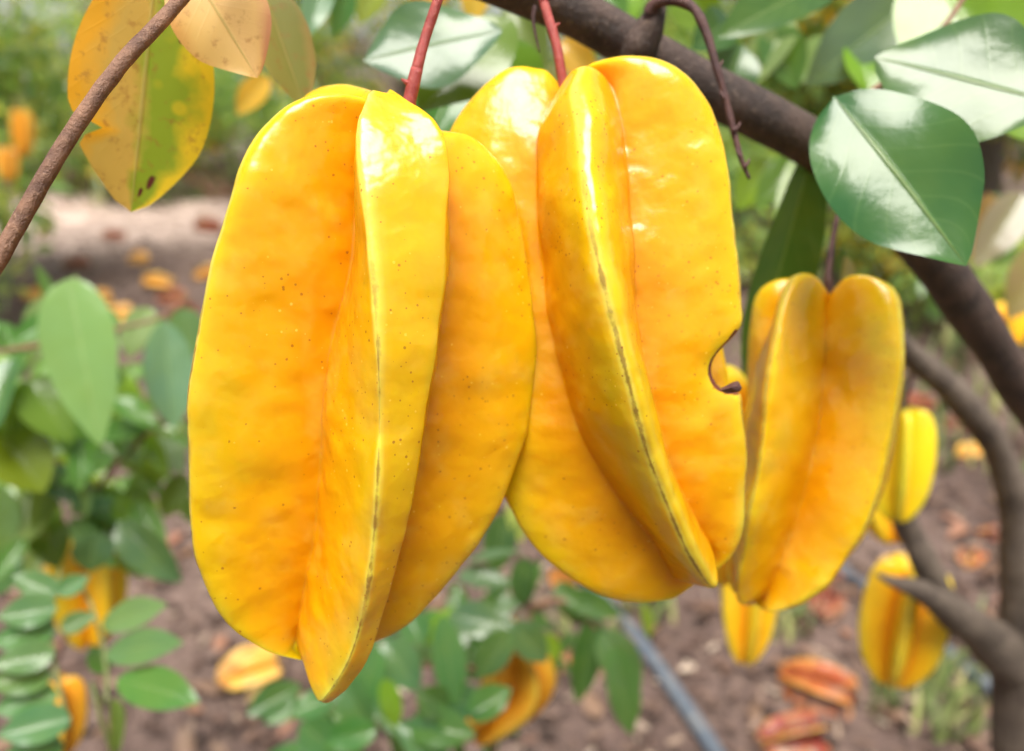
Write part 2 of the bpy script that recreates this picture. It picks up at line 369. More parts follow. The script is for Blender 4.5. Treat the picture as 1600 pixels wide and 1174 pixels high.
def star_mesh(ribs, valleys, crown, bottom, per=4, bulge=0.07, dent=0.0, dscale=55.0, seed=0, scars=None):
    """ribs: five (TL, TR) pairs of edge curves in ring order; valleys[i] lies between rib i and rib i+1"""
    rows = len(valleys[0]); C = []
    for i in range(5):
        A, B = valleys[i - 1], valleys[i]; TL, TR = ribs[i][:2]
        mid = (TL + TR) / 2; base = (A + B) / 2
        lat = TL - TR; rad = mid - base
        nn = np.linalg.norm(rad, axis=1, keepdims=True); rad = rad / np.maximum(nn, 1e-9)
        ab = A - B; ab = ab - rad * (ab * rad).sum(1, keepdims=True); ab = ab / np.maximum(np.linalg.norm(ab, axis=1, keepdims=True), 1e-9)
        la = np.linalg.norm(TL - A, axis=1, keepdims=True); lb = np.linalg.norm(TR - B, axis=1, keepdims=True)
        def ctl(p, ridge, line):
            al = np.linspace(0, 1, rows)[:, None]
            return np.hstack([p, np.full((rows, 1), ridge), np.full((rows, 1), line), al])
        a1 = A + (TL - A) * .24 + ab * la * bulge * .7; a2 = A + (TL - A) * .70 + ab * la * bulge
        b1 = B + (TR - B) * .24 - ab * lb * bulge * .7; b2 = B + (TR - B) * .70 - ab * lb * bulge
        if len(ribs[i]) == 3:      # a blunt rib with one crisp edge
            tip = [ctl(TL, 1, 0), ctl(TL, 1, 0), ctl(TR, .78, 0.55), ctl(TR, .78, 0.55)]
        else:                      # a rounded rib
            w_ = np.linalg.norm(lat, axis=1, keepdims=True)
            tip = [ctl(TL, .93, .6), ctl(mid + lat * .20 + rad * w_ * .22, 1, 0), ctl(mid - lat * .20 + rad * w_ * .22, 1, 0.0), ctl(TR, .93, .6)]
        C += [ctl(A, 0, 1), ctl(A, 0, 1), ctl(a1, .32, 1), ctl(a2, .70, 1)] + tip + [ctl(b2, .70, 1), ctl(b1, .32, 1)]
    ctrl = np.stack(C, 1)
    S = ring_spline(ctrl, per); m = S.shape[1]
    for i in range(5):
        jm = (4.5 if len(ribs[i]) == 3 else 5.5) * per
        for j in range(10 * per): S[:, i * 10 * per + j, 4] = min(1, abs(j - jm) / (2 * per))
    V = S[1:-1, :, :3].reshape(-1, 3); A_ = S[1:-1, :, 3:].reshape(-1, 3)
    top = S[0, :, :3].mean(0); bot = S[-1, :, :3].mean(0)
    rr = rows - 2
    idx = np.arange(rr * m).reshape(rr, m); nx = np.roll(idx, -1, 1)
    Fc = np.stack([idx[:-1], nx[:-1], nx[1:], idx[1:]], -1).reshape(-1, 4).tolist()
    ti, bi = rr * m, rr * m + 1
    Fc += [[ti, nx[0, k], idx[0, k]] for k in range(m)] + [[bi, idx[-1, k], nx[-1, k]] for k in range(m)]
    V = np.vstack([V, top, bot]); A_ = np.vstack([A_, [0, 1, 0], [.2, 1, 1]])
    if dent:
        me = bpy.data.meshes.new('tmp'); me.from_pydata(V.tolist(), [], Fc); me.update()
        nr = np.empty(len(V) * 3, np.float32); me.vertices.foreach_get('normal', nr); nr = nr.reshape(-1, 3); bpy.data.meshes.remove(me)
        amp = (vnoise(V, dscale, 1, seed) - .5) * 1.8 + (vnoise(V, dscale * 2.2, 2, seed + 5) - .5) * 1.3 * (1 - .45 * A_[:, 0])
        fade = np.minimum(1, np.minimum(A_[:, 2], 1 - A_[:, 2]) * 8)
        V = V + nr * (amp * fade * dent)[:, None]
    clus = 1.1 * sstep(vnoise(V, 48, 2, seed + 31), .38, .70) * (.35 + .65 * A_[:, 0]) * (1.15 - .8 * A_[:, 2]) + .05
    rub = (.35 + .65 * sstep(vnoise(V, 26, 2, seed + 41), .30, .5)) * (.25 + .75 * sstep(A_[:, 2], .15, .45)) * .7
    at = {'clus': clus, 'rub': rub, 'ridge': A_[:, 0], 'line': A_[:, 1], 'along': A_[:, 2]}
    if scars is not None:
        q = V - CAM; dep = q @ FW; px = np.stack([800 + F0 * (q @ RT) / dep, 587 - F0 * (q @ UP) / dep], 1)
        d = np.full(len(V), 9.0)
        for x, y, r in scars: d = np.minimum(d, np.hypot(px[:, 0] - x, px[:, 1] - y) / r)
        at['scar'] = np.clip(1.2 - d, 0, 1) * sstep(A_[:, 0], .55, .8) * (dep < .205)
    else: at['scar'] = np.zeros(len(V))
    return V, Fc, at
def tip_pair(ridge, lat, wmax):
    n = len(ridge); t = np.linspace(0, 1, n)
    w = wmax * np.clip(np.sin(math.pi * t), 0, 1) ** .45 * (.85 + .75 * np.exp(-((t - .15) / .11) ** 2))
    return ridge + lat * w[:, None], ridge - lat * w[:, None]
def simple_star(crown, bottom, R, phase=0.0, rows=36, per=2, width=.11, bow=None, jit=.08, seed=0, dent=0.0):
    r = random.Random(seed); crown = np.asarray(crown, float); bottom = np.asarray(bottom, float)
    fr = star_frame(crown, bottom); ribs, val = [], []
    azs = [phase + i * 2 * math.pi / 5 + r.uniform(-.09, .09) for i in range(5)]
    for i in range(5):
        a = azs[i]; rg = star_curve(PROF_R, crown, bottom, a, R * (1 + r.uniform(-jit, jit)), rows, bow, fr)
        lat = -(-fr[1] * math.sin(a) + fr[2] * math.cos(a))
        ribs.append(tip_pair(rg, lat, R * width))
        b = azs[(i + 1) % 5] + (2 * math.pi if i == 4 else 0)
        val.append(star_curve(PROF_V, crown, bottom, (a + b) / 2, R * 1.0, rows, bow, fr))
    return star_mesh(ribs, val, crown, bottom, per, .06, dent, 40, seed)
def pxcurve(pts, rows, d0, d1, off, crown, bottom, pw=.5):
    """curve through photo pixels; depth runs d0..d1 along the fruit and swells by off towards (or away from) the lens"""
    p = crv([(x, y, 0) for x, y in pts], 60)
    t = np.linspace(0, 1, 60); dd = d0 + (d1 - d0) * t + off * np.sin(math.pi * np.clip(t, 0, 1)) ** pw
    q = np.array([P(a[0], a[1], b) for a, b in zip(p, dd)])
    return crv(np.vstack([crown, q[1:-1], bottom]), rows)
def stalk_part(parent, path, rad, nodes, seed, mat='stalk'):
    parts = [tube(path, rad, 40, 10, .10, seed)]
    c = crv(path, 40); r = random.Random(seed)
    for f in nodes:
        i = int(f * 39); d = nrm(np.array([r.choice((-1, 1)) * 1.0, r.uniform(-.5, .2), r.uniform(.2, .8)]))
        rr = np.interp(f, np.linspace(0, 1, len(rad)), rad)
        parts.append(tube([c[i] + d * rr * .3, c[i] + d * rr * 1.5, c[i] + d * rr * 2.1], [rr * .62, rr * .42, rr * .12], 6, 8))
        ring = [(c[max(0, i - 2)], 0), (c[i], 0), (c[min(39, i + 2)], 0)]
        parts.append(tube([x for x, _ in ring], [rr * 1.0, rr * 1.12, rr * 1.0], 8, 10))
    v, f = join(parts)
    return mesh_obj('stalk', v, f, M[mat], parent)

# ------------------------------------------------------------------ the ground
def build_ground():
    xs = np.concatenate([np.linspace(-60, -4.2, 14), np.linspace(-4, 4, 90), np.linspace(4.2, 60, 14)])
    ys = np.concatenate([np.linspace(-20, -.6, 8), np.linspace(-.4, 7, 90), np.linspace(7.3, 80, 22)])
    X, Y = np.meshgrid(xs, ys); Z = np.zeros_like(X)
    for i in range(X.shape[0]):
        for j in range(X.shape[1]):
            v = Vector((X[i, j], Y[i, j], 0))
            Z[i, j] = .05 * noise.noise(v * .9) + .022 * noise.noise(v * 3.7)
    V = np.stack([X, Y, Z], -1).reshape(-1, 3); n = len(xs)
    Fc = [[i * n + j, i * n + j + 1, (i + 1) * n + j + 1, (i + 1) * n + j] for i in range(len(ys) - 1) for j in range(n - 1)]
    return tag(mesh_obj('ground', V, Fc, M['ground'], origin=np.zeros(3)), kind='structure')
build_ground()
def gz(x, y):
    v = Vector((x, y, 0)); return .05 * noise.noise(v * .9) + .022 * noise.noise(v * 3.7)


def GG(px, py):
    """the point of the uneven ground seen at photo pixel (px,py)"""
    g = G(px, py)
    for _ in range(8): g = G(px, py, gz(g[0], g[1]))
    return g

# ------------------------------------------------------------------ orchard trees and hedges behind
def leaf_cloud(centres, rads, n, size, seed, droop=.5):
    r = np.random.default_rng(seed); k = r.integers(0, len(centres), n)
    C = np.asarray(centres)[k]; Rr = np.asarray(rads)[k]
    d = r.normal(size=(n, 3)); d /= np.linalg.norm(d, axis=1)[:, None]; q = r.random(n) ** .45
    p = C + d * q[:, None] * Rr
    ax = r.normal(size=(n, 3)) * .7 + np.array([0, 0, -droop]); ax /= np.linalg.norm(ax, axis=1)[:, None]
    sd_ = np.cross(ax, r.normal(size=(n, 3))); sd_ /= np.linalg.norm(sd_, axis=1)[:, None]; nn = np.cross(ax, sd_)
    s = r.uniform(size[0], size[1], n)[:, None]
    P0 = p; P1 = p + ax * s * .45 + sd_ * s * .24 + nn * s * .05; P2 = p + ax * s; P3 = p + ax * s * .45 - sd_ * s * .24 + nn * s * .05; 
    V = np.stack([P0, P1, P2, P3], 1).reshape(-1, 3); i = np.arange(n)[:, None] * 4
    Fc = np.hstack([np.hstack([i, i + 1, i + 2]), np.hstack([i, i + 2, i + 3])]).reshape(-1, 3)
    rn = np.repeat(np.clip(r.random(n) * .75 + (k % 5) * .06, 0, 1), 4)
    return V, Fc, rn
def far_tree(label, x, y, h, cr, n, seed, mat='crown', low=.25, size=(.06, .10), name='orchard_tree', group='orchard trees in the background', lean=0):
    r = random.Random(seed); z0 = gz(x, y) if abs(x) < 4 and y < 7 else 0
    root = empty(name, (x, y, z0), label, 'tree', group)
    parts = [tube([np.array([x, y, z0 - .05]), np.array([x + .05, y, z0 + h * .22]), np.array([x + lean * .5, y + .05, z0 + h * .5]), np.array([x + lean, y, z0 + h * .82])], [.07, .055, .04, .015], 20, 10, .2, seed)]
    cs, rs = [], []
    for k in range(16):
        a = k * 2.4 + r.uniform(-.4, .4); q = cr * r.uniform(.35, .95); zz = z0 + h * r.uniform(low, .95)
        e = np.array([x + q * math.cos(a), y + q * math.sin(a), zz]); s0 = np.array([x + .03, y, z0 + h * r.uniform(.2, .5)])
        parts.append(tube([s0, (s0 + e) / 2 + np.array([0, 0, .12 * h]), e], [.025, .016, .005], 10, 6, .1, seed + k))
        cs.append(e); rs.append([cr * r.uniform(.28, .46), cr * r.uniform(.28, .46), h * r.uniform(.09, .18)])
    v, f = join(parts); mesh_obj('trunk', v, f, M['bark_pale'], root)
    V, Fc, rn = leaf_cloud(cs, rs, n, size, seed)
    V[:, 2] = np.maximum(V[:, 2], z0 + .06)
    mesh_obj('crown', V, Fc, M[mat], root, smooth=False, attrs={'rnd': rn})
    return root
def at(px, dist):   # ground position dist metres out, in the direction of photo column px
    return ((px - 800) / F0 * dist, dist)
def hedge(label, px, dist, wd, h, n, seed, mat='crown', name='bush', size=(.05, .09)):
    x, y = at(px, dist); r = random.Random(seed); z0 = gz(x, y) if abs(x) < 4 and y < 7 else 0
    root = empty(name, (x, y, z0), label, 'bush', 'bushes in the background'); parts, cs, rs = [], [], []
    for k in range(9):
        e = np.array([x + r.uniform(-.5, .5) * wd, y + r.uniform(-.3, .3) * wd, z0 + h * r.uniform(.3, .9)])
        parts.append(tube([np.array([x + r.uniform(-.1, .1) * wd, y, z0 - .03]), (e + np.array([x, y, z0])) / 2 + np.array([0, 0, .1 * h]), e], [.014, .009, .003], 10, 6, .1, k))
        cs.append(e); rs.append([wd * r.uniform(.16, .28), wd * r.uniform(.16, .26), h * r.uniform(.16, .30)])
    v, f = join(parts); mesh_obj('stem', v, f, M['twig'], root)
    V, Fc, rn = leaf_cloud(cs, rs, n, size, seed); V[:, 2] = np.maximum(V[:, 2], z0 + .02)
    mesh_obj('foliage', V, Fc, M[mat], root, smooth=False, attrs={'rnd': rn}); return root
far_tree('dense low orchard tree at the far left edge, nearest of the background trees', *at(-150, 2.9), 2.3, .78, 6500, 61, low=.16)
far_tree('orchard tree behind the spotted yellow leaf', *at(210, 7.2), 1.8, 1.3, 3400, 62, low=.10)
far_tree('orchard tree filling the gap left of the largest fruit', *at(420, 6.2), 1.75, 1.1, 4800, 63, low=.08)
far_tree('orchard tree behind the straight red stalk', *at(640, 7.4), 1.9, 1.4, 3800, 64, 'crown_warm', low=.10)
far_tree('orchard tree behind the dark branch at the top centre', *at(960, 6.0), 2.6, 1.3, 5000, 65, low=.10)
far_tree('orchard tree behind the long narrow leaf', *at(1240, 4.4), 2.2, 1.0, 7000, 66, low=.12)
far_tree('orchard tree with yellowing leaves right of the big glossy leaf', *at(1510, 3.4), 2.0, .85, 6500, 67, 'crown_warm', low=.2)
far_tree('tall orchard tree beyond the right edge of the row', *at(1720, 4.4), 2.6, 1.1, 5500, 68, low=.2)
far_tree('distant orchard tree above the pale sandy patch', *at(60, 9.0), 1.8, 1.7, 2200, 69, low=.1)
far_tree('distant orchard tree left of centre in the second row', *at(520, 10.5), 1.9, 1.9, 2200, 70, 'crown_warm', low=.1)
far_tree('distant orchard tree right of centre in the second row', *at(1120, 9.6), 2.0, 1.9, 3600, 71, low=.1)
far_tree('distant orchard tree at the right of the second row', *at(1480, 8.0), 1.8, 1.6, 6000, 72, low=.1)
hedge('bush at the far end of the pale sandy patch', 150, 5.9, 1.0, .55, 1500, 81)
hedge('bush beside the upper left edge of the largest fruit', 360, 5.4, 1.2, .50, 1700, 82, 'crown_warm')
hedge('bush on the ground just right of the third hanging fruit', 1475, 2.9, .8, .40, 1100, 83, 'crown_warm')
hedge('bush behind the foot of the long narrow leaf', 1230, 3.2, 1.1, .60, 1700, 84)
hedge('bush at the right edge between the dark branches', 1600, 2.5, .7, .45, 1100, 85)

# ------------------------------------------------------------------ leaves
GREEN, DEEP, PALE, LIME, TEAL, OLIVE = (.055, .145, .032), (.035, .095, .025), (.14, .24, .08), (.15, .25, .02), (.048, .135, .045), (.16, .15, .04)
def blade(base, tip, width, roll=0.0, fold=.25, bend=.12, curl=0.0, shape=.42, nl=12, nw=6, face=None, bite=None, wob=.03, seed=0, pw=.68):
    """an ovate leaf blade, folded along its midrib and bent along its length; returns verts, faces, uv"""
    base = np.asarray(base, float); tip = np.asarray(tip, float); ax = tip - base; L = np.linalg.norm(ax); ax = ax / L
    to = nrm((CAM if face is None else base + np.asarray(face, float)) - (base + tip) / 2) if face is None else nrm(face)
    n0 = nrm(to - ax * np.dot(to, ax)); s0 = np.cross(ax, n0)
    if abs(s0[2]) > .45: s0 = s0 * np.sign(s0[2]); roll = abs(roll)      # lying leaves turn their upper face to the sky
    elif s0[0] < 0: s0 = -s0
    cr, sr = math.cos(roll), math.sin(roll); nn = n0 * cr + s0 * sr; ss = np.cross(nn, ax)
    V, UV, Fc = [], [], []
    k = shape
    r = random.Random(seed); ph = r.uniform(0, 6)
    for i in range(nl + 1):
        v = i / nl
        # ovate outline: widest at k, drawn out to a point
        h = (math.sin(math.pi * (v ** (math.log(.5) / math.log(k)))) ** pw) if 0 < v < 1 else 0
        h *= (1 - .30 * max(0, (v - .72) / .28) ** 1.2)
        for j in range(-nw, nw + 1):
            u = j / nw; hw = width / 2 * h
            if bite and u * bite[0] > 0:
                hw *= 1 - bite[3] * math.exp(-((v - bite[1]) / bite[2]) ** 2)
            x = u * hw
            up_ = abs(x) * fold + wob * width * math.sin(v * 9 + ph + 2 * np.sign(u)) * abs(u) ** 2 - curl * (x * x) / max(width, 1e-6)
            bz = -bend * L * (4 * v * v if False else (v * v)) + bend * L * v
            V.append(base + ax * (v * L) + ss * x + nn * (up_ * h ** .3 if h > 0 else 0) + nn * bz)
            UV.append((u, v))
    m = 2 * nw + 1
    for i in range(nl):
        for j in range(m - 1):
            Fc.append([i * m + j, i * m + j + 1, (i + 1) * m + j + 1, (i + 1) * m + j])
    return np.array(V), Fc, np.array(UV)
LSEED = [0]
SUNV = np.array(sdir)
def leaf(parent, b, t, wpx, roll=0, col=GREEN, fold=.22, bend=.10, curl=0.0, shape=.42, mat='leaf', stem=None, fine=False, glint=None, **kw):
    """a leaf from photo pixel b=(x,y,d) to t=(x,y,d), wpx photo pixels wide"""
    LSEED[0] += 1; r = random.Random(LSEED[0] * 13)
    B, T = P(*b), P(*t); d = (b[2] + t[2]) / 2
    if glint is not None:     # a leaf turned so that its upper face mirrors the bright sky
        tc = nrm(CAM - (B + T) / 2); fc = nrm(tc * (1 - glint) + nrm(tc + SUNV) * glint); roll = 0; kw['face'] = fc
        vv = (T - CAM) / t[2]; q = float(np.clip(np.dot(B - CAM, fc) / np.dot(vv, fc), t[2] * .78, t[2] * 1.28)); T = CAM + vv * q
    if not fine: wpx *= .86; fold += r.uniform(.02, .22)
    jc = tuple(max(.005, c * (1 + r.uniform(-.12, .12))) for c in col)
    v, f, uv = blade(B, T, wpx * d / F0, R_(roll), fold, bend, curl, shape, *((26, 10) if fine else (12, 5)), seed=LSEED[0], **kw)
    if stem is not None:
        S = P(*stem); tv, tf = tube([S, (S + B) / 2 + np.array([0, 0, .001]), B, B + (T - B) * .06], [.0009, .0007, .0007, .0004], 8, 6)
        o = len(v); v = np.vstack([v, tv]); f = f + [[i + o for i in q] for q in tf]; uv = np.vstack([uv, np.tile([0.0, .3], (len(tv), 1))])
    return mesh_obj('leaf', v, f, M[mat], parent, uv=uv, color=jc)

# ------------------------------------------------------------------ the tree that bears the fruit
gt = G(1640, 1560); trunk_base = np.array([P(1640, 1400, .60)[0], P(1640, 1400, .60)[1], gz(*P(1640, 1400, .60)[:2]) - .02])
tree = empty('star_fruit_tree', trunk_base, 'dark branched star fruit tree with grey-brown trunk at the right edge', 'tree')
v, f = tube([trunk_base, P(1650, 1330, .585), P(1632, 1174, .57), P(1622, 1080, .565), P(1612, 1000, .56)], [.060, .050, .040, .034, .030], 40, 20, .25, 2)
trunk = mesh_obj('trunk', v, f, M['bark_pale'], tree)
def branch(path, rad, mat='bark', n=50, segs=16, lumps=.22, seed=1, extra=None):
    parts = [tube([P(*p) for p in path], rad, n, segs, lumps, seed)] + (extra or [])
    v, f = join(parts); return mesh_obj('branch', v, f, M[mat], tree)
knot = [tube([P(985, 95, .232), P(1005, 62, .228), P(1022, 30, .226), P(1030, 12, .226)], [.0040, .0052, .0040, .0022], 14, 12, .3, 4)]
main = branch([(330, -420, .20), (520, -210, .205), (620, -125, .21), (700, -62, .215), (790, -22, .222), (900, 22, .232), (1000, 78, .24), (1110, 140, .25), (1210, 190, .26), (1320, 262, .275), (1430, 372, .295), (1500, 462, .315), (1560, 552, .335), (1625, 650, .36), (1700, 780, .42), (1700, 900, .50), (1630, 1010, .56)],
              [.0060, .0062, .0064, .0070, .0076, .0082, .0084, .0084, .0083, .0085, .0088, .0094, .0100, .011, .013, .018, .022], n=90, extra=knot)
rise = branch([(1385, 515, .44), (1430, 562, .46), (1490, 612, .48), (1545, 680, .50), (1578, 755, .52), (1590, 850, .54), (1602, 930, .55), (1614, 1010, .56)], [.0065, .0075, .0085, .0092, .0098, .011, .015, .022], 'bark_pale', seed=3)
stub = branch([(1372, 898, .50), (1392, 908, .502), (1440, 925, .51), (1500, 965, .53), (1560, 1012, .55), (1610, 1050, .565)], [.0015, .0072, .0105, .0135, .017, .022], 'bark_pale', seed=5)
fork = branch([(1372, 735, .50), (1400, 790, .505), (1432, 850, .51), (1462, 915, .52), (1478, 950, .525)], [.0075, .0078, .008, .0085, .009], 'bark_pale', seed=6)
# the curled dry stalk on the main branch
v, f = join([tube([P(1014, 30, .225), P(1022, 8, .222), P(1052, 0, .219), P(1084, 14, .217), P(1104, 52, .216), P(1118, 100, .216), P(1132, 150, .217), P(1146, 205, .218), P(1158, 248, .218), P(1171, 280, .218)], [.0024, .0017, .0014, .0013, .0012, .00105, .001, .00095, .0008, .0005], 60, 10, .3, 7)]
           + [tube([P(x, y, .2165), P(x + dx, y - 8, .2165), P(x + dx * 1.3, y - 14, .2165)], [.0006, .0005, .0002], 6, 6) for x, y, dx in ((1120, 108, 7), (1133, 155, -6), (1146, 205, 8), (1158, 246, -6), (1163, 262, 6))])
mesh_obj('dry_stalk', v, f, M['stalk_dry'], tree)
v, f = tube([P(836, 10, .212), P(833, 30, .211), P(838, 60, .211), P(843, 82, .211)], [.0006, .0005, .0004, .0002], 12, 6)
mesh_obj('dry_stalk', v, f, M['stalk_dry'], tree)
# leafy twig at the upper right
v, f = join([tube([P(1660, -260, .345), P(1540, -60, .30), P(1480, 35, .285), P(1420, 100, .27), P(1350, 150, .262), P(1285, 195, .265)], [.0015, .0013, .0011, .001, .0009, .0010], 36, 8, .2, 8),
             tube([P(1285, 195, .265), P(1302, 270, .268), P(1318, 270, .28), P(1330, 300, .285)], [.0010, .0009, .0009, .0009], 14, 8)])
twig = mesh_obj('branch', v, f, M['twig'], tree)
L = lambda *a, **k: leaf(twig, *a, **k)
L((1303, 152, .222), (1510, 416, .205), 222, 12, (.030, .105, .032), .16, .10, shape=.45, fine=True, glint=.74, stem=(1300, 185, .26), wob=.06)        # big glossy leaf
L((1660, 165, .215), (1366, 90, .205), 240, -58, (.05, .13, .055), .05, .05, glint=1.0, shape=.50, fine=True, wob=.06)                                     # the shiny one above it
L((1279, 200, .262), (1163, 606, .335), 105, 34, (.055, .135, .035), .34, .03, shape=.50, fine=True)                                           # long narrow leaf
L((1470, -30, .36), (1258, 134, .34), 130, -25, (.08, .16, .09), .18, .08, fine=True, glint=.55)
L((1440, -60, .33), (1640, 230, .30), 240, 20, LIME, .12, .08)
L((1360, 150, .36), (1330, 60, .38), 70, 30, LIME)
L((1400, 190, .33), (1470, 120, .35), 90, 0, LIME); L((1440, 160, .36), (1500, 240, .36), 80, 0, (.10, .18, .03))
L((1280, 215, .37), (1215, 400, .36), 75, -10, LIME, .25); L((1260, 240, .42), (1180, 330, .42), 70, 20, (.10, .18, .03))
L((1240, 30, .42), (1150, 150, .40), 70, 40, PALE, glint=.8); L((1200, 40, .42), (1245, 140, .42), 85, -20, GREEN)
L((1300, -30, .33), (1120, 60, .31), 110, -30, DEEP); L((1290, -60, .36), (1190, 40, .36), 120, 10, LIME)
L((1140, 30, .36), (1080, 80, .34), 80, 0, DEEP); L((1160, 70, .36), (1120, 165, .36), 95, 10, TEAL); L((1060, -20, .38), (1120, 40, .38), 90, 0, LIME)
L((1200, 250, .5), (1150, 330, .5), 70, 10, LIME); L((1240, 180, .5), (1170, 210, .48), 60, 10, (.2, .24, .05))
L((1300, 60, .5), (1250, 130, .5), 70, 0, PALE); L((1360, 90, .5), (1300, 110, .5), 50, -20, LIME)
L((1600, 300, .55), (1520, 420, .55), 75, 10, (.22, .20, .12)); L((1545, 300, .55), (1530, 420, .6), 70, 0, (.26, .22, .14)); L((1640, 380, .6), (1575, 500, .6), 90, 15, (.22, .19, .08))
L((1322, 400, .30), (1318, 470, .30), 30, 40, (.42, .38, .16), .3)
# leaves round the fruit stalks, top centre
L = lambda *a, **k: leaf(main, *a, **k)
L((785, 48, .262), (568, 95, .240), 150, -52, (.075, .15, .085), .06, .06, glint=.9, shape=.55, fine=True, wob=.06)
L((800, 30, .285), (655, 175, .27), 130, 28, (.085, .155, .02), .14, .10, shape=.5, fine=True)
L((760, 70, .30), (840, 190, .30), 130, 10, (.10, .17, .02), .12); L((720, 120, .32), (660, 230, .31), 120, 0, TEAL, .12); L((660, 130, .33), (740, 215, .32), 90, 0, TEAL, .1)
L((508, -60, .36), (478, 62, .34), 60, 10, (.11, .19, .11), .2); L((545, -40, .42), (520, 60, .42), 50, 25, GREEN)
L((700, -60, .40), (640, 30, .40), 70, 0, (.55, .30, .04)); L((750, -50, .40), (735, 40, .40), 60, 0, (.50, .32, .03)); L((800, 0, .38), (850, 110, .38), 80, 0, (.10, .16, .03))
L((600, -40, .45), (560, 40, .45), 60, 20, (.20, .24, .04)); L((450, 20, .5), (440, 150, .5), 60, 0, (.32, .30, .05)); L((420, 120, .6), (370, 180, .6), 50, 20, (.50, .30, .03))
L((900, -60, .40), (980, 30, .38), 100, 10, GREEN); L((985, -50, .42), (930, 90, .42), 90, 0, LIME); L((880, 60, .38), (930, 130, .38), 60, 0, (.50, .30, .03))

# ------------------------------------------------------------------ thin twig with turning leaves, upper left
tw = empty('twig', P(-10, 425, .158), 'thin brown twig with yellowing leaves slanting across the upper left corner', 'twig')
path = [(-260, 800, .150), (-150, 640, .153), (-60, 500, .155), (-10, 418, .156), (40, 330, .158), (92, 240, .160), (150, 152, .163), (200, 88, .166), (255, 30, .170), (310, -35, .174), (400, -150, .185), (470, -260, .203)]
c = [P(*p) for p in path]
kn = [tube([P(150, 152, .163), P(152, 140, .1625), P(150, 133, .162)], [.0014, .0010, .0004], 6, 8), tube([P(92, 240, .160), P(94, 226, .1595), P(91, 221, .159)], [.0013, .0008, .0003], 6, 8)]
v, f = join([tube(c, [.0018, .0018, .0017, .0017, .0017, .00165, .00165, .0015, .0015, .0015, .0015, .0017], 130, 14, .07, 3)] + kn)
mesh_obj('stem', v, f, M['twig'], tw)
L2 = lambda *a, **k: leaf(tw, *a, **k)
L2((246, -75, .196), (205, 332, .208), 205, 2, (.5, .4, .05), .08, .04, shape=.52, pw=.55, mat='leaf_yellow', fine=True, wob=.02, bite=(-1, .70, .030, .48))
L2((285, -70, .186), (402, 122, .190), 150, -8, (.5, .4, .05), .12, .08, shape=.50, mat='leaf_pink', fine=True, wob=.06)
L2((395, -60, .215), (478, 175, .220), 92, 20, (.2, .2, .05), .2, .06, shape=.52, mat='leaf_olive', fine=True)
for o_ in tw.children:
    pass

# added leaf mass behind the camera, unseen, to hold back frontal light
def blocker_cloud(parent):
    r = random.Random(4); cs, rs = [], []
    for k in range(26):
        cs.append((r.uniform(-1.0, 1.6), r.uniform(-1.9, -.6), r.uniform(.5, 1.15))); rs.append((.34, .30, .24))
    return cs, rs

cs, rs = blocker_cloud(tree)
V, Fc, rn = leaf_cloud(cs, rs, 3600, (.06, .10), 99)
mesh_obj('crown', V, Fc, M['crown'], tree, smooth=False, attrs={'rnd': rn})  # unseen added leaves, dimming light and reflections from behind the camera

# ------------------------------------------------------------------ the three fruit in front
def hero(name, label, crown, bottom, specs, rows, scars=None, seed=0, mat='ripe', dent=.0009, per=6, axbow=None):
    """specs: ring-ordered list of (rib, valley after it)"""
    root = empty(name, bottom, label, 'star fruit', 'ripe star fruit hanging in front')
    fr = star_frame(crown, bottom); ribs, val = [], []
    for rb, vl in specs:
        if rb[0] == 'az':
            a = R_(rb[1]); lat = -(-fr[1] * math.sin(a) + fr[2] * math.cos(a))
            ribs.append(tip_pair(star_curve(PROF_R, crown, bottom, a, rb[2], rows, axbow, fr, .1), lat, rb[3]))
        elif rb[0] == 'px':
            rg = pxcurve(rb[1], rows, *rb[2], crown, bottom); a = R_(rb[3]); lat = -(-fr[1] * math.sin(a) + fr[2] * math.cos(a))
            ribs.append(tip_pair(rg, lat, rb[4]))
        else:
            ribs.append((pxcurve(rb[1], rows, *rb[2], crown, bottom), pxcurve(rb[3], rows, *rb[4], crown, bottom), 1))
        if vl[0] == 'az': val.append(star_curve(PROF_V, crown, bottom, R_(vl[1]), vl[2], rows, axbow, fr))
        else: val.append(pxcurve(vl[1], rows, *vl[2], crown, bottom))
    V, Fc, at = star_mesh(ribs, val, crown, bottom, per, .042, dent, 72, seed, scars)
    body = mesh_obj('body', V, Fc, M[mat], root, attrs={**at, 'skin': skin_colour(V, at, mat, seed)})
    bm = bmesh.new(); bm.from_mesh(body.data); bmesh.ops.recalc_face_normals(bm, faces=bm.faces); bm.to_mesh(body.data); bm.free()
    body.data.polygons.foreach_set('use_smooth', np.ones(len(body.data.polygons), bool))
    return root

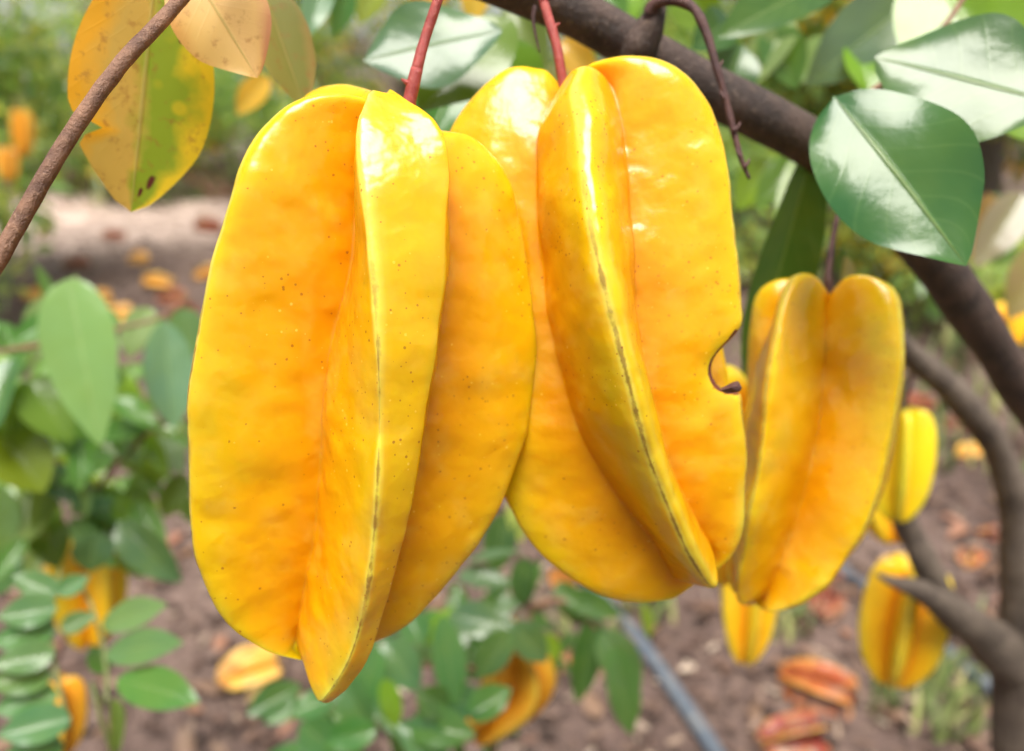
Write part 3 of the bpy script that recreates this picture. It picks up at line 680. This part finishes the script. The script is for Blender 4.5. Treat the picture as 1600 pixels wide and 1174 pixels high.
c1, b1 = P(632, 186, .182), P(500, 1035, .196)
f1 = hero('star_fruit', 'largest ripe yellow star fruit, front left, hanging from a straight red stalk', c1, b1, [
    (('px', [(590, 165), (550, 152), (505, 150), (470, 160), (432, 187), (400, 232), (374, 305), (352, 375), (333, 440), (315, 525), (306, 620), (303, 720), (305, 800), (314, 870), (336, 933), (370, 983), (410, 1012), (450, 1026), (480, 1030)],
      (.182, .196, -.020), -62, .0026),
     ('px', [(600, 190), (566, 215), (556, 330), (546, 430), (522, 520), (507, 620), (502, 720), (492, 830), (474, 930), (463, 1005), (480, 1030)], (.180, .195, -.0075))),
    (('pp', [(600, 155), (577, 138), (562, 195), (564, 260), (574, 360), (584, 460), (589, 560), (591, 680), (588, 780), (580, 880), (567, 960), (546, 1030), (515, 1082), (496, 1098), (497, 1070)], (.176, .190, -.024),
      [(620, 155), (608, 136), (655, 168), (692, 213), (702, 275), (694, 350), (694, 450), (686, 540), (674, 620), (661, 690), (648, 765), (632, 835), (613, 905), (592, 985), (566, 1050), (528, 1088), (502, 1099), (503, 1070)], (.178, .192, -.019)),
     ('az', 60, .040)),
    (('px', [(660, 200), (692, 207), (728, 214), (758, 240), (787, 287), (806, 342), (820, 410), (829, 480), (831, 560), (824, 640), (809, 700), (788, 757), (768, 802), (733, 860), (683, 923), (632, 972), (584, 1000), (530, 1020)],
      (.184, .197, .006), 98, .0026),
     ('az', 131, .040)),
    (('az', 166, .038, .003), ('az', 202, .040)),
    (('px', [(615, 160), (570, 142), (530, 140), (500, 150), (450, 200), (420, 300), (400, 450), (390, 600), (392, 750), (410, 880), (450, 980), (490, 1020)], (.186, .198, .022), 238, .003), ('az', 270, .042)),
], 190, seed=3, dent=.0010)
stalk_part(f1, [P(634, 190, .182), P(640, 158, .181), P(652, 105, .180), P(666, 55, .180), P(687, -10, .179), P(700, -70, .182), P(704, -110, .197), P(690, -80, .212)], [.0017, .0014, .0012, .0012, .0012, .0012, .0013, .0015], (.12,), 4)

c2, b2 = P(880, 140, .204), P(1092, 908, .212)
bite = [(1150, 518), (1140, 532), (1124, 550), (1111, 570), (1111, 590), (1122, 607), (1140, 613)]
f2 = hero('star_fruit', 'ripe star fruit with a bitten notch in its right edge, hanging in the centre', c2, b2, [
    (('px', [(872, 125), (850, 112), (805, 108), (765, 132), (730, 175), (708, 225), (700, 300), (704, 420), (718, 540), (745, 660), (788, 772), (834, 846), (892, 896), (950, 928), (1000, 938), (1045, 934), (1075, 922)],
      (.204, .212, -.004), -80, .0026),
     ('px', [(873, 140), (860, 160), (846, 205), (839, 280), (841, 350), (850, 430), (859, 500), (877, 580), (902, 660), (932, 722), (977, 792), (1022, 852), (1062, 915)], (.203, .212, -.015))),
    (('px', [(890, 125), (908, 109), (898, 150), (907, 200), (913, 280), (922, 350), (941, 440), (963, 530), (986, 620), (1007, 700), (1034, 772), (1068, 850), (1096, 898), (1112, 917), (1104, 905)],
      (.198, .208, -.032), -8, .0038),
     ('px', [(915, 125), (951, 130), (969, 180), (980, 260), (986, 350), (991, 450), (1001, 530), (1021, 620), (1046, 720), (1081, 800), (1112, 858), (1106, 890)], (.203, .212, -.016))),
    (('px', [(905, 115), (935, 101), (968, 95), (1010, 98), (1058, 120), (1096, 160), (1121, 212), (1134, 282), (1143, 360), (1150, 430), (1153, 480), (1153, 505), (1143, 526), (1127, 546), (1113, 568), (1113, 590), (1124, 606), (1144, 613), (1153, 622), (1155, 660), (1161, 720), (1161, 780), (1153, 835), (1140, 868), (1125, 884), (1110, 895)],
      (.202, .211, -.014), 64, .0026),
     ('az', 98, .036)),
    (('az', 126, .0285, .003), ('az', 168, .036)),
    (('az', 208, .036, .003), ('az', 245, .036)),
], 240, seed=8, dent=.0009,
   scars=[(x, y, 5.0) for x, y in crv([(a, b, 0) for a, b in bite], 70)[:, :2]] + [(1134, 611, 8), (1144, 610, 11), (1150, 612, 9)])
stalk_part(f2, [P(880, 142, .204), P(878, 118, .203), P(868, 66, .202), P(850, 5, .203), P(838, -50, .206), P(826, -60, .216), P(815, -20, .224)], [.0014, .00125, .0012, .0013, .0013, .0014, .0016], (.30, .48), 5)

# the dried flap of skin at the foot of the bite
r_ = random.Random(5); fv = []
for a_, b_ in ((1126, 609), (1137, 603), (1146, 598), (1156, 597), (1158, 606), (1155, 613), (1144, 615), (1133, 614)): fv.append(P(a_ + r_.uniform(-1.5, 1.5), b_ + r_.uniform(-1.5, 1.5), .1862))
fv += [P(1132, 609, .1855), P(1142, 606, .1846), P(1151, 604, .1848), P(1150, 610, .1850)] + [p + np.array([0, .0016, -.0004]) for p in fv[:8]]
ff = [[0, 1, 8], [1, 9, 8], [1, 2, 9], [2, 10, 9], [2, 3, 10], [3, 4, 10], [4, 11, 10], [4, 5, 11], [5, 6, 11], [6, 9, 11], [9, 10, 11], [6, 7, 9], [7, 8, 9], [7, 0, 8]] + [[k, (k + 1) % 8, 12 + (k + 1) % 8, 12 + k] for k in range(8)] + [list(range(12, 20))]
mesh_obj('dry_flap', np.array(fv), ff, M['stalk_dry'], f2, smooth=False)

c3, b3 = P(1296, 462, .262), P(1182, 945, .272)
f3 = hero('star_fruit', 'ripe star fruit under the big glossy leaf, right of the bitten one', c3, b3, [
    (('px', [(1280, 446), (1250, 438), (1212, 443), (1188, 466), (1178, 520), (1174, 580), (1172, 640), (1160, 730), (1145, 830), (1140, 900), (1155, 935)], (.262, .272, .012), -112, .0026), ('az', -76, .042)),
    (('px', [(1285, 448), (1262, 432), (1240, 440), (1222, 480), (1210, 540), (1200, 610), (1190, 690), (1178, 770), (1164, 850), (1153, 910), (1156, 938), (1170, 945)], (.258, .268, -.024), -40, .0025),
     ('px', [(1296, 462), (1290, 480), (1286, 560), (1282, 640), (1270, 710), (1248, 800), (1220, 880), (1192, 938)], (.259, .269, -.011))),
    (('px', [(1310, 448), (1335, 433), (1368, 438), (1392, 462), (1402, 510), (1403, 570), (1395, 650), (1380, 730), (1350, 820), (1305, 893), (1255, 938), (1212, 956), (1190, 952)], (.258, .268, -.020), 40, .0025), ('az', 74, .038)),
    (('px', [(1310, 455), (1345, 442), (1380, 446), (1402, 475), (1410, 530), (1409, 600), (1398, 680), (1376, 770), (1330, 860), (1260, 925), (1200, 945)], (.264, .273, .012), 104, .0026), ('az', 140, .038)),
    (('az', 176, .034, .003), ('az', 212, .036)),
], 110, seed=12, mat='ripe', per=4)
stalk_part(f3, [P(1296, 466, .262), P(1294, 440, .261), P(1296, 410, .262), P(1301, 375, .263), P(1310, 330, .265), P(1318, 270, .28)], [.0015, .0012, .0010, .0009, .0009, .0009], (.3,), 6, 'stalk_dry')

# ------------------------------------------------------------------ low leafy plants, left and below
def plant(name, label, base_px, stems, d0):
    g = np.array(P(*base_px)); root = empty(name, (g[0], g[1], gz(g[0], g[1]) - .01), label, 'plant')
    parts = []
    for st in stems:
        pts = [P(*p) for p in st[0]]
        if st[2]: pts = [np.array([pts[0][0] + .02, pts[0][1] + .03, gz(pts[0][0], pts[0][1]) - .02])] + pts
        parts.append(tube(pts, st[1], 34, 8, .15, len(parts)))
    v, f = join(parts); mesh_obj('stem', v, f, M['twig'] if d0 else M['green_stem'], root)
    return root
def fill(root, n, box, dr, size, cols, seed, hang=.7):
    """loose leaves of a plant through a volume of its own"""
    r = random.Random(seed)
    for _ in range(n):
        x, y, d = r.uniform(box[0], box[2]), r.uniform(box[1], box[3]), r.uniform(*dr)
        s = r.uniform(*size) * F0 / d; a = R_(r.gauss(90, 55)) if r.random() < hang else r.uniform(0, 6.28)
        leaf(root, (x, y, d), (x + s * math.cos(a), y + s * math.sin(a), d + r.uniform(-.012, .012)), s * r.uniform(.40, .52), r.uniform(15, 65) * r.choice((1, 1, -1)), r.choice(cols), r.uniform(.1, .35), r.uniform(.02, .2), glint=(.85 if r.random() < .35 else None))
pl = plant('leafy_shrub', 'green leafy shrub with drooping leaves left of the largest fruit', (180, 760, .75), [
    ([(420, 700, .70), (300, 650, .64), (215, 690, .62), (150, 770, .64), (120, 860, .68)], [.006, .005, .0045, .004, .003, .002], True),
    ([(-20, 552, .52), (60, 540, .53), (150, 520, .54), (240, 500, .55), (290, 470, .56)], [.0018, .0017, .0016, .0014, .001], False),
    ([(150, 770, .64), (60, 700, .60), (0, 600, .56), (-40, 520, .55)], [.004, .003, .002, .0015], False)], True)
L = lambda *a, **k: leaf(pl, *a, **k)
L((108, 435, .50), (157, 698, .49), 106, -8, (.19, .29, .11), .30, .08, shape=.38, fine=True)
L((255, 500, .55), (272, 672, .54), 92, 12, (.12, .20, .13), .14, .05, shape=.5); L((235, 480, .57), (200, 560, .56), 60, 20, (.17, .26, .11))
L((285, 480, .56), (300, 560, .56), 60, 0, (.10, .18, .06)); L((165, 540, .58), (195, 600, .57), 60, -55, TEAL); L((180, 580, .6), (210, 690, .6), 60, 20, LIME)
L((20, 560, .55), (-20, 690, .52), 80, -40, TEAL); L((40, 590, .55), (110, 690, .55), 95, 10, (.09, .17, .02)); L((0, 680, .55), (70, 770, .55), 110, 10, (.12, .20, .01)); L((-20, 620, .56), (60, 740, .57), 120, 0, (.07, .15, .02))
L((90, 640, .6), (150, 740, .6), 70, 20, (.07, .15, .03)); L((205, 620, .62), (190, 720, .62), 60, -30, (.07, .14, .05)); L((230, 690, .6), (290, 740, .6), 70, 40, (.16, .22, .12)); L((250, 700, .62), (235, 760, .62), 50, 10, LIME)
L((290, 740, .6), (255, 810, .6), 50, 0, (.08, .15, .02)); L((50, 730, .6), (150, 800, .58), 80, -40, TEAL); L((90, 760, .6), (20, 860, .58), 90, 40, PALE); L((120, 790, .6), (230, 830, .6), 70, -50, TEAL)
L((60, 800, .62), (90, 890, .62), 70, 10, (.08, .16, .03)); L((170, 780, .62), (160, 880, .6), 75, 0, TEAL); L((185, 815, .55), (285, 910, .55), 75, -20, (.05, .11, .05), .25, .2); L((150, 830, .56), (140, 895, .56), 70, 0, (.05, .11, .04))
L((0, 760, .58), (-30, 880, .58), 90, 0, PALE); L((30, 850, .6), (-20, 930, .6), 80, 20, TEAL); L((200, 760, .64), (235, 820, .64), 55, 0, (.08, .16, .03))
fill(pl, 84, (-40, 480, 290, 880), (.58, .92), (.032, .055), [GREEN, PALE, PALE, LIME, (.10, .21, .05)], 5)
fill(pl, 34, (-40, 470, 280, 780), (.54, .70), (.032, .05), [GREEN, PALE, LIME, (.10, .20, .05)], 6)

pc = plant('compound_leaf_sprig', 'sprig of paired green leaflets in the bottom left corner', (120, 1100, .50), [
    ([(175, 1174, .44), (170, 1110, .44), (168, 1060, .44), (160, 1000, .445), (140, 940, .45), (120, 900, .46)], [.003, .0032, .0034, .0022, .0016, .0012, .001], True),
    ([(110, 1140, .42), (90, 1060, .42), (80, 990, .43), (85, 930, .44), (95, 890, .45)], [.0012, .0012, .0011, .001, .0008], False)], False)
L = lambda *a, **k: leaf(pc, *a, **k)
for (b, t, wd, rl) in [((90, 950, .43), (-5, 965, .42), 62, -40), ((88, 985, .43), (-15, 1005, .42), 58, -48), ((86, 1020, .42), (-12, 1040, .42), 60, -45), ((84, 1055, .42), (-20, 1070, .41), 62, -45), ((92, 1085, .42), (-10, 1112, .41), 62, -42), ((112, 1122, .41), (-5, 1150, .40), 70, -35),
                       ((92, 930, .44), (20, 900, .43), 50, -30), ((100, 1165, .41), (0, 1190, .40), 70, -30), ((95, 985, .43), (150, 960, .43), 40, -30), ((90, 930, .44), (140, 900, .44), 40, 0)]:
    L(b, t, wd, rl, (.075, .16, .065), .2, .08, glint=.8)
L((158, 978, .45), (262, 945, .44), 60, -22, (.13, .20, .08), .22, .1, shape=.48); L((165, 1022, .44), (288, 1005, .43), 66, -22, (.10, .18, .07), .22, .1, shape=.48); L((182, 1062, .43), (312, 1098, .42), 76, 14, (.07, .16, .04), .22, .12, shape=.48)
L((168, 1050, .45), (140, 1010, .45), 40, 0, GREEN); L((175, 1090, .44), (172, 1200, .44), 44, 55, (.16, .26, .06), .3)

pb = plant('leafy_shrub', 'low green shrub with hanging leaves below the gap between the two big fruit', (760, 1120, .60), [
    ([(770, 1174, .62), (800, 1060, .62), (830, 950, .63), (800, 850, .64), (770, 800, .64)], [.005, .0045, .004, .003, .002, .0015], True),
    ([(800, 1060, .62), (700, 1040, .58), (600, 1050, .56), (520, 1090, .55)], [.003, .0025, .002, .001], False),
    ([(830, 950, .63), (880, 940, .62), (940, 990, .62), (990, 1060, .62)], [.003, .0025, .002, .001], False),
    ([(560, 1070, .55), (480, 1085, .54), (390, 1100, .54)], [.002, .0015, .001], False)], True)
L = lambda *a, **k: leaf(pb, *a, **k)
L((690, 960, .52), (712, 1108, .51), 62, 8, (.06, .14, .045), .2, .05, shape=.48); L((700, 960, .54), (815, 985, .53), 66, -15, (.055, .125, .05), .2, .12); L((800, 975, .53), (855, 1035, .53), 62, -10, (.05, .12, .04)); L((720, 950, .56), (660, 1010, .56), 40, 30, LIME)
L((730, 880, .58), (818, 862, .57), 34, -62, (.08, .15, .08)); L((715, 900, .58), (800, 915, .57), 52, -40, (.08, .15, .08)); L((800, 780, .62), (815, 850, .62), 34, 0, (.34, .36, .08)); L((790, 800, .62), (770, 900, .62), 60, 0, DEEP); L((820, 870, .62), (815, 950, .62), 50, 0, DEEP)
L((640, 960, .56), (660, 1010, .55), 60, 0, TEAL); L((600, 1000, .55), (655, 1080, .54), 75, 0, (.055, .13, .06)); L((590, 1010, .54), (560, 1120, .53), 60, -10, TEAL); L((530, 1050, .53), (585, 1150, .52), 66, -20, TEAL, .2); L((600, 1060, .53), (620, 1140, .53), 40, 10, LIME)
L((470, 1070, .52), (384, 1118, .50), 56, -8, (.04, .10, .03), .2, .08, shape=.5); L((520, 1090, .52), (450, 1120, .51), 50, -20, TEAL); L((470, 1130, .50), (540, 1190, .50), 70, 0, TEAL); L((590, 1140, .50), (500, 1160, .5), 56, 0, GREEN)
L((680, 1090, .52), (775, 1110, .50), 62, -20, (.03, .09, .035)); L((700, 1110, .50), (650, 1080, .50), 60, 0, DEEP); L((640, 1130, .50), (745, 1150, .49), 74, -10, GREEN); L((700, 1180, .49), (620, 1130, .5), 70, 0, TEAL)
L((930, 960, .62), (900, 1100, .62), 56, 10, DEEP); L((880, 930, .62), (970, 960, .62), 50, 0, (.05, .12, .03)); L((940, 985, .61), (1000, 1080, .60), 74, 0, (.07, .15, .06)); L((960, 1010, .6), (985, 1150, .6), 62, 12, (.08, .15, .05)); L((870, 910, .64), (920, 980, .63), 50, 0, (.05, .12, .03)); L((850, 990, .62), (870, 1035, .62), 40, 0, LIME)
L((860, 890, .66), (900, 930, .66), 40, 0, (.45, .16, .05)); L((1005, 940, .75), (1015, 1000, .75), 20, 20, LIME)
fill(pb, 40, (480, 960, 800, 1190), (.62, .80), (.03, .052), [GREEN, TEAL, DEEP, (.07, .15, .05)], 9)
L((800, 985, .52), (745, 1060, .52), 62, 10, (.05, .125, .04)); L((730, 1120, .5), (800, 1075, .5), 60, -20, GREEN, glint=.7)
fill(pb, 22, (540, 900, 860, 1100), (.60, .78), (.035, .055), [DEEP, GREEN, DEEP, (.05, .12, .035)], 17)
fill(pb, 12, (720, 780, 960, 1000), (.64, .85), (.04, .06), [GREEN, DEEP, DEEP, (.06, .13, .04)], 10)

# ------------------------------------------------------------------ fruit further back
def back_fruit(label, crown, bottom, Rm, phase, mat, seed, stalk=None, bow=None, group='star fruit hanging behind'):
    C, B = P(*crown), P(*bottom); root = empty('star_fruit', B, label, 'star fruit', group)
    V, Fc, at = simple_star(C, B, Rm, phase, 44, 2, .10, bow, .08, seed, .0005)
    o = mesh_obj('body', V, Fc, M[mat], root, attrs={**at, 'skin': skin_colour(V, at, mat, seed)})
    if stalk:
        v, f = tube([C - (C - B) * .04] + [P(*s) for s in stalk], [.0014] * (len(stalk) + 1), 16, 8); mesh_obj('stalk', v, f, M['stalk_dry'], root)
    return root
back_fruit('star fruit half hidden between the bitten fruit and the one under the glossy leaf', (1175, 605, .31), (1145, 915, .33), .024, .3, 'ripe_far', 21, [(1180, 560, .31), (1195, 480, .31)])
back_fruit('small star fruit with a greenish tip hanging just below the third fruit', (1172, 850, .54), (1163, 1038, .55), .019, .35, 'ripe_far', 22, [(1178, 800, .54), (1200, 700, .53)])
back_fruit('bright lemon yellow star fruit between the third fruit and the curved grey branch', (1412, 650, .48), (1400, 815, .49), .0185, .1, 'lime', 23, [(1420, 600, .48), (1432, 566, .465)])
back_fruit('star fruit partly behind the thin grey fork, under the lemon yellow one', (1385, 745, .60), (1395, 850, .60), .022, .8, 'ripe_far', 24, [(1380, 700, .6), (1392, 640, .58)])
back_fruit('yellow star fruit hanging below the pointed branch stub', (1425, 892, .56), (1392, 1072, .57), .031, .1, 'ripe_far', 25, [(1428, 905, .54)])
back_fruit('yellow star fruit half hidden in leaves at the lower left', (130, 850, .66), (140, 1012, .66), .030, .5, 'ripe_far', 26, [(130, 800, .65), (140, 780, .64)])
back_fruit('dull orange star fruit behind leaflets in the bottom left corner', (85, 1070, .60), (85, 1190, .60), .022, .2, 'amber', 27, [(90, 1030, .6), (110, 980, .6)])
back_fruit('curved dark yellow star fruit behind leaves at the bottom centre', (792, 985, .565), (738, 1158, .565), .027, .62, 'amber', 28, [(800, 960, .58), (826, 945, .62)], bow=np.array([.02, 0, 0]))
back_fruit('orange star fruit hanging far off at the left edge', (32, 178, 2.4), (36, 246, 2.4), .035, .4, 'amber', 29, [(36, 140, 2.4), (40, 100, 2.4)])
back_fruit('darker orange star fruit below the far one at the left edge', (12, 235, 2.4), (14, 285, 2.4), .03, 0, 'amber', 30, [(14, 200, 2.4), (20, 150, 2.4)])
back_fruit('small orange star fruit at the right edge beside the dark branch', (1578, 478, 1.1), (1580, 545, 1.1), .022, .2, 'ripe_far', 31, [(1580, 450, 1.1), (1590, 400, 1.1)])

# ------------------------------------------------------------------ fallen fruit on the ground
def fallen(label, px, py, size, mat, yaw, seed, roll=.3, wide=.36):
    r = random.Random(seed); g = GG(px, py); d = np.dot(g - CAM, FW); L_ = size * .88 * d / F0; Rm = L_ * wide
    ax = np.array([math.cos(yaw), math.sin(yaw), r.uniform(-.1, .12)]); ax = nrm(ax)
    V, Fc, at = simple_star(ax * L_ / 2, -ax * L_ / 2, Rm, roll, 40, 2, .09, np.array([0, 0, .004]), .22, seed, .0030)
    z0 = gz(g[0], g[1]); V[:, 2] *= .82; lift = -V[:, 2].min() - .010
    V = V + np.array([g[0], g[1], z0 + lift]); pz = V[:, 2] < z0 + .002; V[pz, 2] = z0 + .002 - (z0 + .002 - V[pz, 2]) * .5
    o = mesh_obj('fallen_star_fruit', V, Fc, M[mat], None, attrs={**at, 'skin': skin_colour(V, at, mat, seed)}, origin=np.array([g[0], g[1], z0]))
    return tag(o, label, 'star fruit', 'fallen star fruit on the ground')
fallen('rotting orange star fruit on the ground below the third hanging fruit', 1268, 1085, 118, 'orange', -.5, 41, .2, .42)
fallen('dark red rotting star fruit on the ground at the bottom edge', 1228, 1160, 112, 'red', .25, 42, .6, .42)
fallen('dusky red star fruit on the ground behind the third hanging fruit', 1285, 950, 85, 'red', 1.0, 43, .1)
fallen('yellow-orange star fruit on the ground just above the branch stub', 1405, 895, 78, 'peach', -.2, 44, .5)
fallen('bright orange-red star fruit on the ground near the right edge', 1518, 878, 62, 'orange', .8, 45, 0)
fallen('red star fruit on the ground right of the bright orange-red one', 1550, 842, 55, 'red', -.2, 46, .5)
fallen('peach coloured star fruit on the ground beside the curved grey branch', 1515, 715, 66, 'peach', .2, 47, .2)
fallen('pale yellow star fruit on the ground left of the largest fruit tip', 388, 1068, 98, 'peach', .5, 48, .1, .44)
fallen('orange-red star fruit on the ground behind the low green shrub', 872, 1035, 74, 'orange', 1.5, 49, .3)
fallen('glossy orange star fruit on the ground at left, farthest of the bright three', 246, 450, 54, 'peach', -.2, 50, .3)
fallen('yellow-orange star fruit on the ground above the pale drooping leaf', 148, 474, 50, 'peach', .5, 51, .2)
fallen('orange star fruit on the ground beside the pale drooping leaf', 178, 500, 60, 'peach', .1, 52, .6)
fallen('red-orange star fruit on the ground below the glossy orange one', 268, 474, 52, 'red', -.3, 53, .4)
fallen('reddish star fruit on the ground below the spotted yellow leaf', 118, 420, 40, 'red', .3, 54, .4)
fallen('pinkish red star fruit on the ground close to the left side of the largest fruit', 325, 362, 44, 'red', .1, 55, .3)
fallen('orange star fruit touching the left edge of the largest fruit, on the ground', 322, 435, 46, 'peach', .9, 56, .3)
fallen('small faded red star fruit on the pale ground at far left', 178, 375, 36, 'red', .1, 57, .3)
fallen('rosy star fruit on the ground seen right of the third hanging fruit', 1432, 640, 58, 'red', .4, 58, .3)
fallen('small red star fruit on the ground beyond the curved grey branch', 1490, 668, 44, 'red', -.5, 59, .3)

fallen('orange star fruit on the ground left of the pale drooping leaf', 60, 470, 48, 'peach', .2, 60, .3)
fallen('small orange star fruit on the ground near the sandy patch', 215, 410, 40, 'peach', -.4, 61, .5)
fallen('red star fruit at the foot of the pale drooping leaf', 285, 500, 50, 'red', .6, 62, .2)

# ------------------------------------------------------------------ irrigation hoses
def hose(label, pts):
    g = [GG(x, y) for x, y in pts]; g = [np.array([p[0], p[1], gz(p[0], p[1]) + .010]) for p in g]
    c = crv(g, 80); c[:, 2] = [gz(x, y) + .009 for x, y in c[:, :2]]; c[:, 2] = np.convolve(np.pad(c[:, 2], 3, 'edge'), np.ones(7) / 7, 'valid')
    v, f = tube(c, [.0125] * 2, 120, 14, .0)
    return tag(mesh_obj('irrigation_hose', v, f, M['hose'], None), label, 'hose', 'irrigation hoses on the ground')
hose('blue-grey irrigation hose running out from under the bitten fruit to the bottom edge', [(800, 740), (860, 830), (925, 918), (985, 992), (1045, 1075), (1105, 1165), (1150, 1240)])
hose('dark irrigation hose passing behind the yellow fruit towards the trunk', [(1200, 800), (1315, 898), (1400, 965), (1480, 1030), (1555, 1090), (1640, 1165)])

# ------------------------------------------------------------------ litter: wood mulch, dry leaves, weeds
def strewn(name, label, cat, n, mat, size, leafy, seed, xr=(-3.4, 3.2), y0=.25, y1=7.5):
    r = np.random.default_rng(seed); V, Fc, A = [], [], []
    for k in range(n):
        y = y0 + (y1 - y0) * r.random() ** 1.7; x = r.uniform(*xr) * (.35 + .65 * y / y1) * (1.25)
        s = r.uniform(*size); a = r.uniform(0, 6.28); wd = s * (r.uniform(.32, .5) if leafy else r.uniform(.10, .38))
        cx, sx = math.cos(a), math.sin(a); tilt = r.normal(0, .28); z0 = gz(x, y) + .006 + abs(r.normal(0, .009)); cup = r.uniform(-.25, .45) * s if leafy else r.uniform(0, .08) * s
        o = len(V); col = r.random()
        if leafy: pts = [(-.5, 0, 0), (-.2, .5, 1), (.2, .42, 1), (.5, 0, 0), (.2, -.42, 1), (-.2, -.5, 1), (-.2, 0, 0), (.2, 0, 0)]; fs = [[0, 6, 1], [6, 7, 2, 1], [7, 3, 2], [0, 5, 6], [5, 4, 7, 6], [4, 3, 7]]
        else: pts = [(-.5, -.4, 0), (-.45, .5, 0), (.5, .35, 0), (.42, -.5, 0), (-.5, -.4, 1), (-.45, .5, 1), (.5, .35, 1), (.42, -.5, 1)]; fs = [[4, 7, 6, 5], [0, 1, 5, 4], [1, 2, 6, 5], [2, 3, 7, 6], [3, 0, 4, 7]]
        th = s * .12
        for (px, py, pz) in pts:
            lx, ly = px * s, py * wd; lz = (pz * cup * .6 + tilt * lx) if leafy else (pz * th + tilt * lx * .5)
            V.append((x + lx * cx - ly * sx, y + lx * sx + ly * cx, z0 + lz)); A.append(col)
        Fc += [[i + o for i in q] for q in fs]
    ob = mesh_obj(name, np.array(V), Fc, M[mat], None, smooth=leafy, attrs={'rnd': A}, origin=np.zeros(3))
    return tag(ob, label, cat, kind='stuff')
strewn('wood_mulch', 'brown chips of wood mulch strewn over the ground', 'mulch', 34000, 'mulch', (.005, .032), False, 1)
strewn('dry_leaves', 'dry curled brown leaves strewn over the ground', 'leaf litter', 2400, 'dryleaf', (.03, .07), True, 2)
def weeds():
    r = np.random.default_rng(5); V, Fc, A = [], [], []
    for (px, py, rad, n) in ((1480, 1040, .10, 90), (1440, 1110, .08, 60), (1010, 960, .05, 26), (1225, 985, .04, 24), (330, 290, 1.0, 500), (900, 1010, .1, 50), (1560, 700, .3, 90), (1480, 620, .5, 120), (560, 260, 1.2, 400), (1230, 600, .3, 80)):
        g = GG(px, py)
        for k in range(n):
            a, q = r.uniform(0, 6.28), rad * math.sqrt(r.random()); x, y = g[0] + q * math.cos(a), g[1] + q * math.sin(a); z = gz(x, y)
            h = r.uniform(.03, .09) * (1 + (rad > .3) * 1.2); b = r.uniform(0, 6.28); wv = h * .07; lean = r.uniform(.1, .7) * h; o = len(V)
            for (t, ww) in ((0, 1), (.5, .8), (1, .05)):
                for s in (-1, 1):
                    V.append((x + math.cos(b) * lean * t * t - math.sin(b) * wv * ww * s, y + math.sin(b) * lean * t * t + math.cos(b) * wv * ww * s, z + h * t * (1 - .2 * t)))
                    A.append(0)
            c = r.random(); A[-6:] = [c] * 6
            Fc += [[o, o + 1, o + 3, o + 2], [o + 2, o + 3, o + 5, o + 4]]
    return tag(mesh_obj('weeds', np.array(V), Fc, M['grass'], None, attrs={'rnd': A}, origin=np.zeros(3)), 'thin green weeds growing in the mulch', 'weeds', kind='stuff')
weeds()
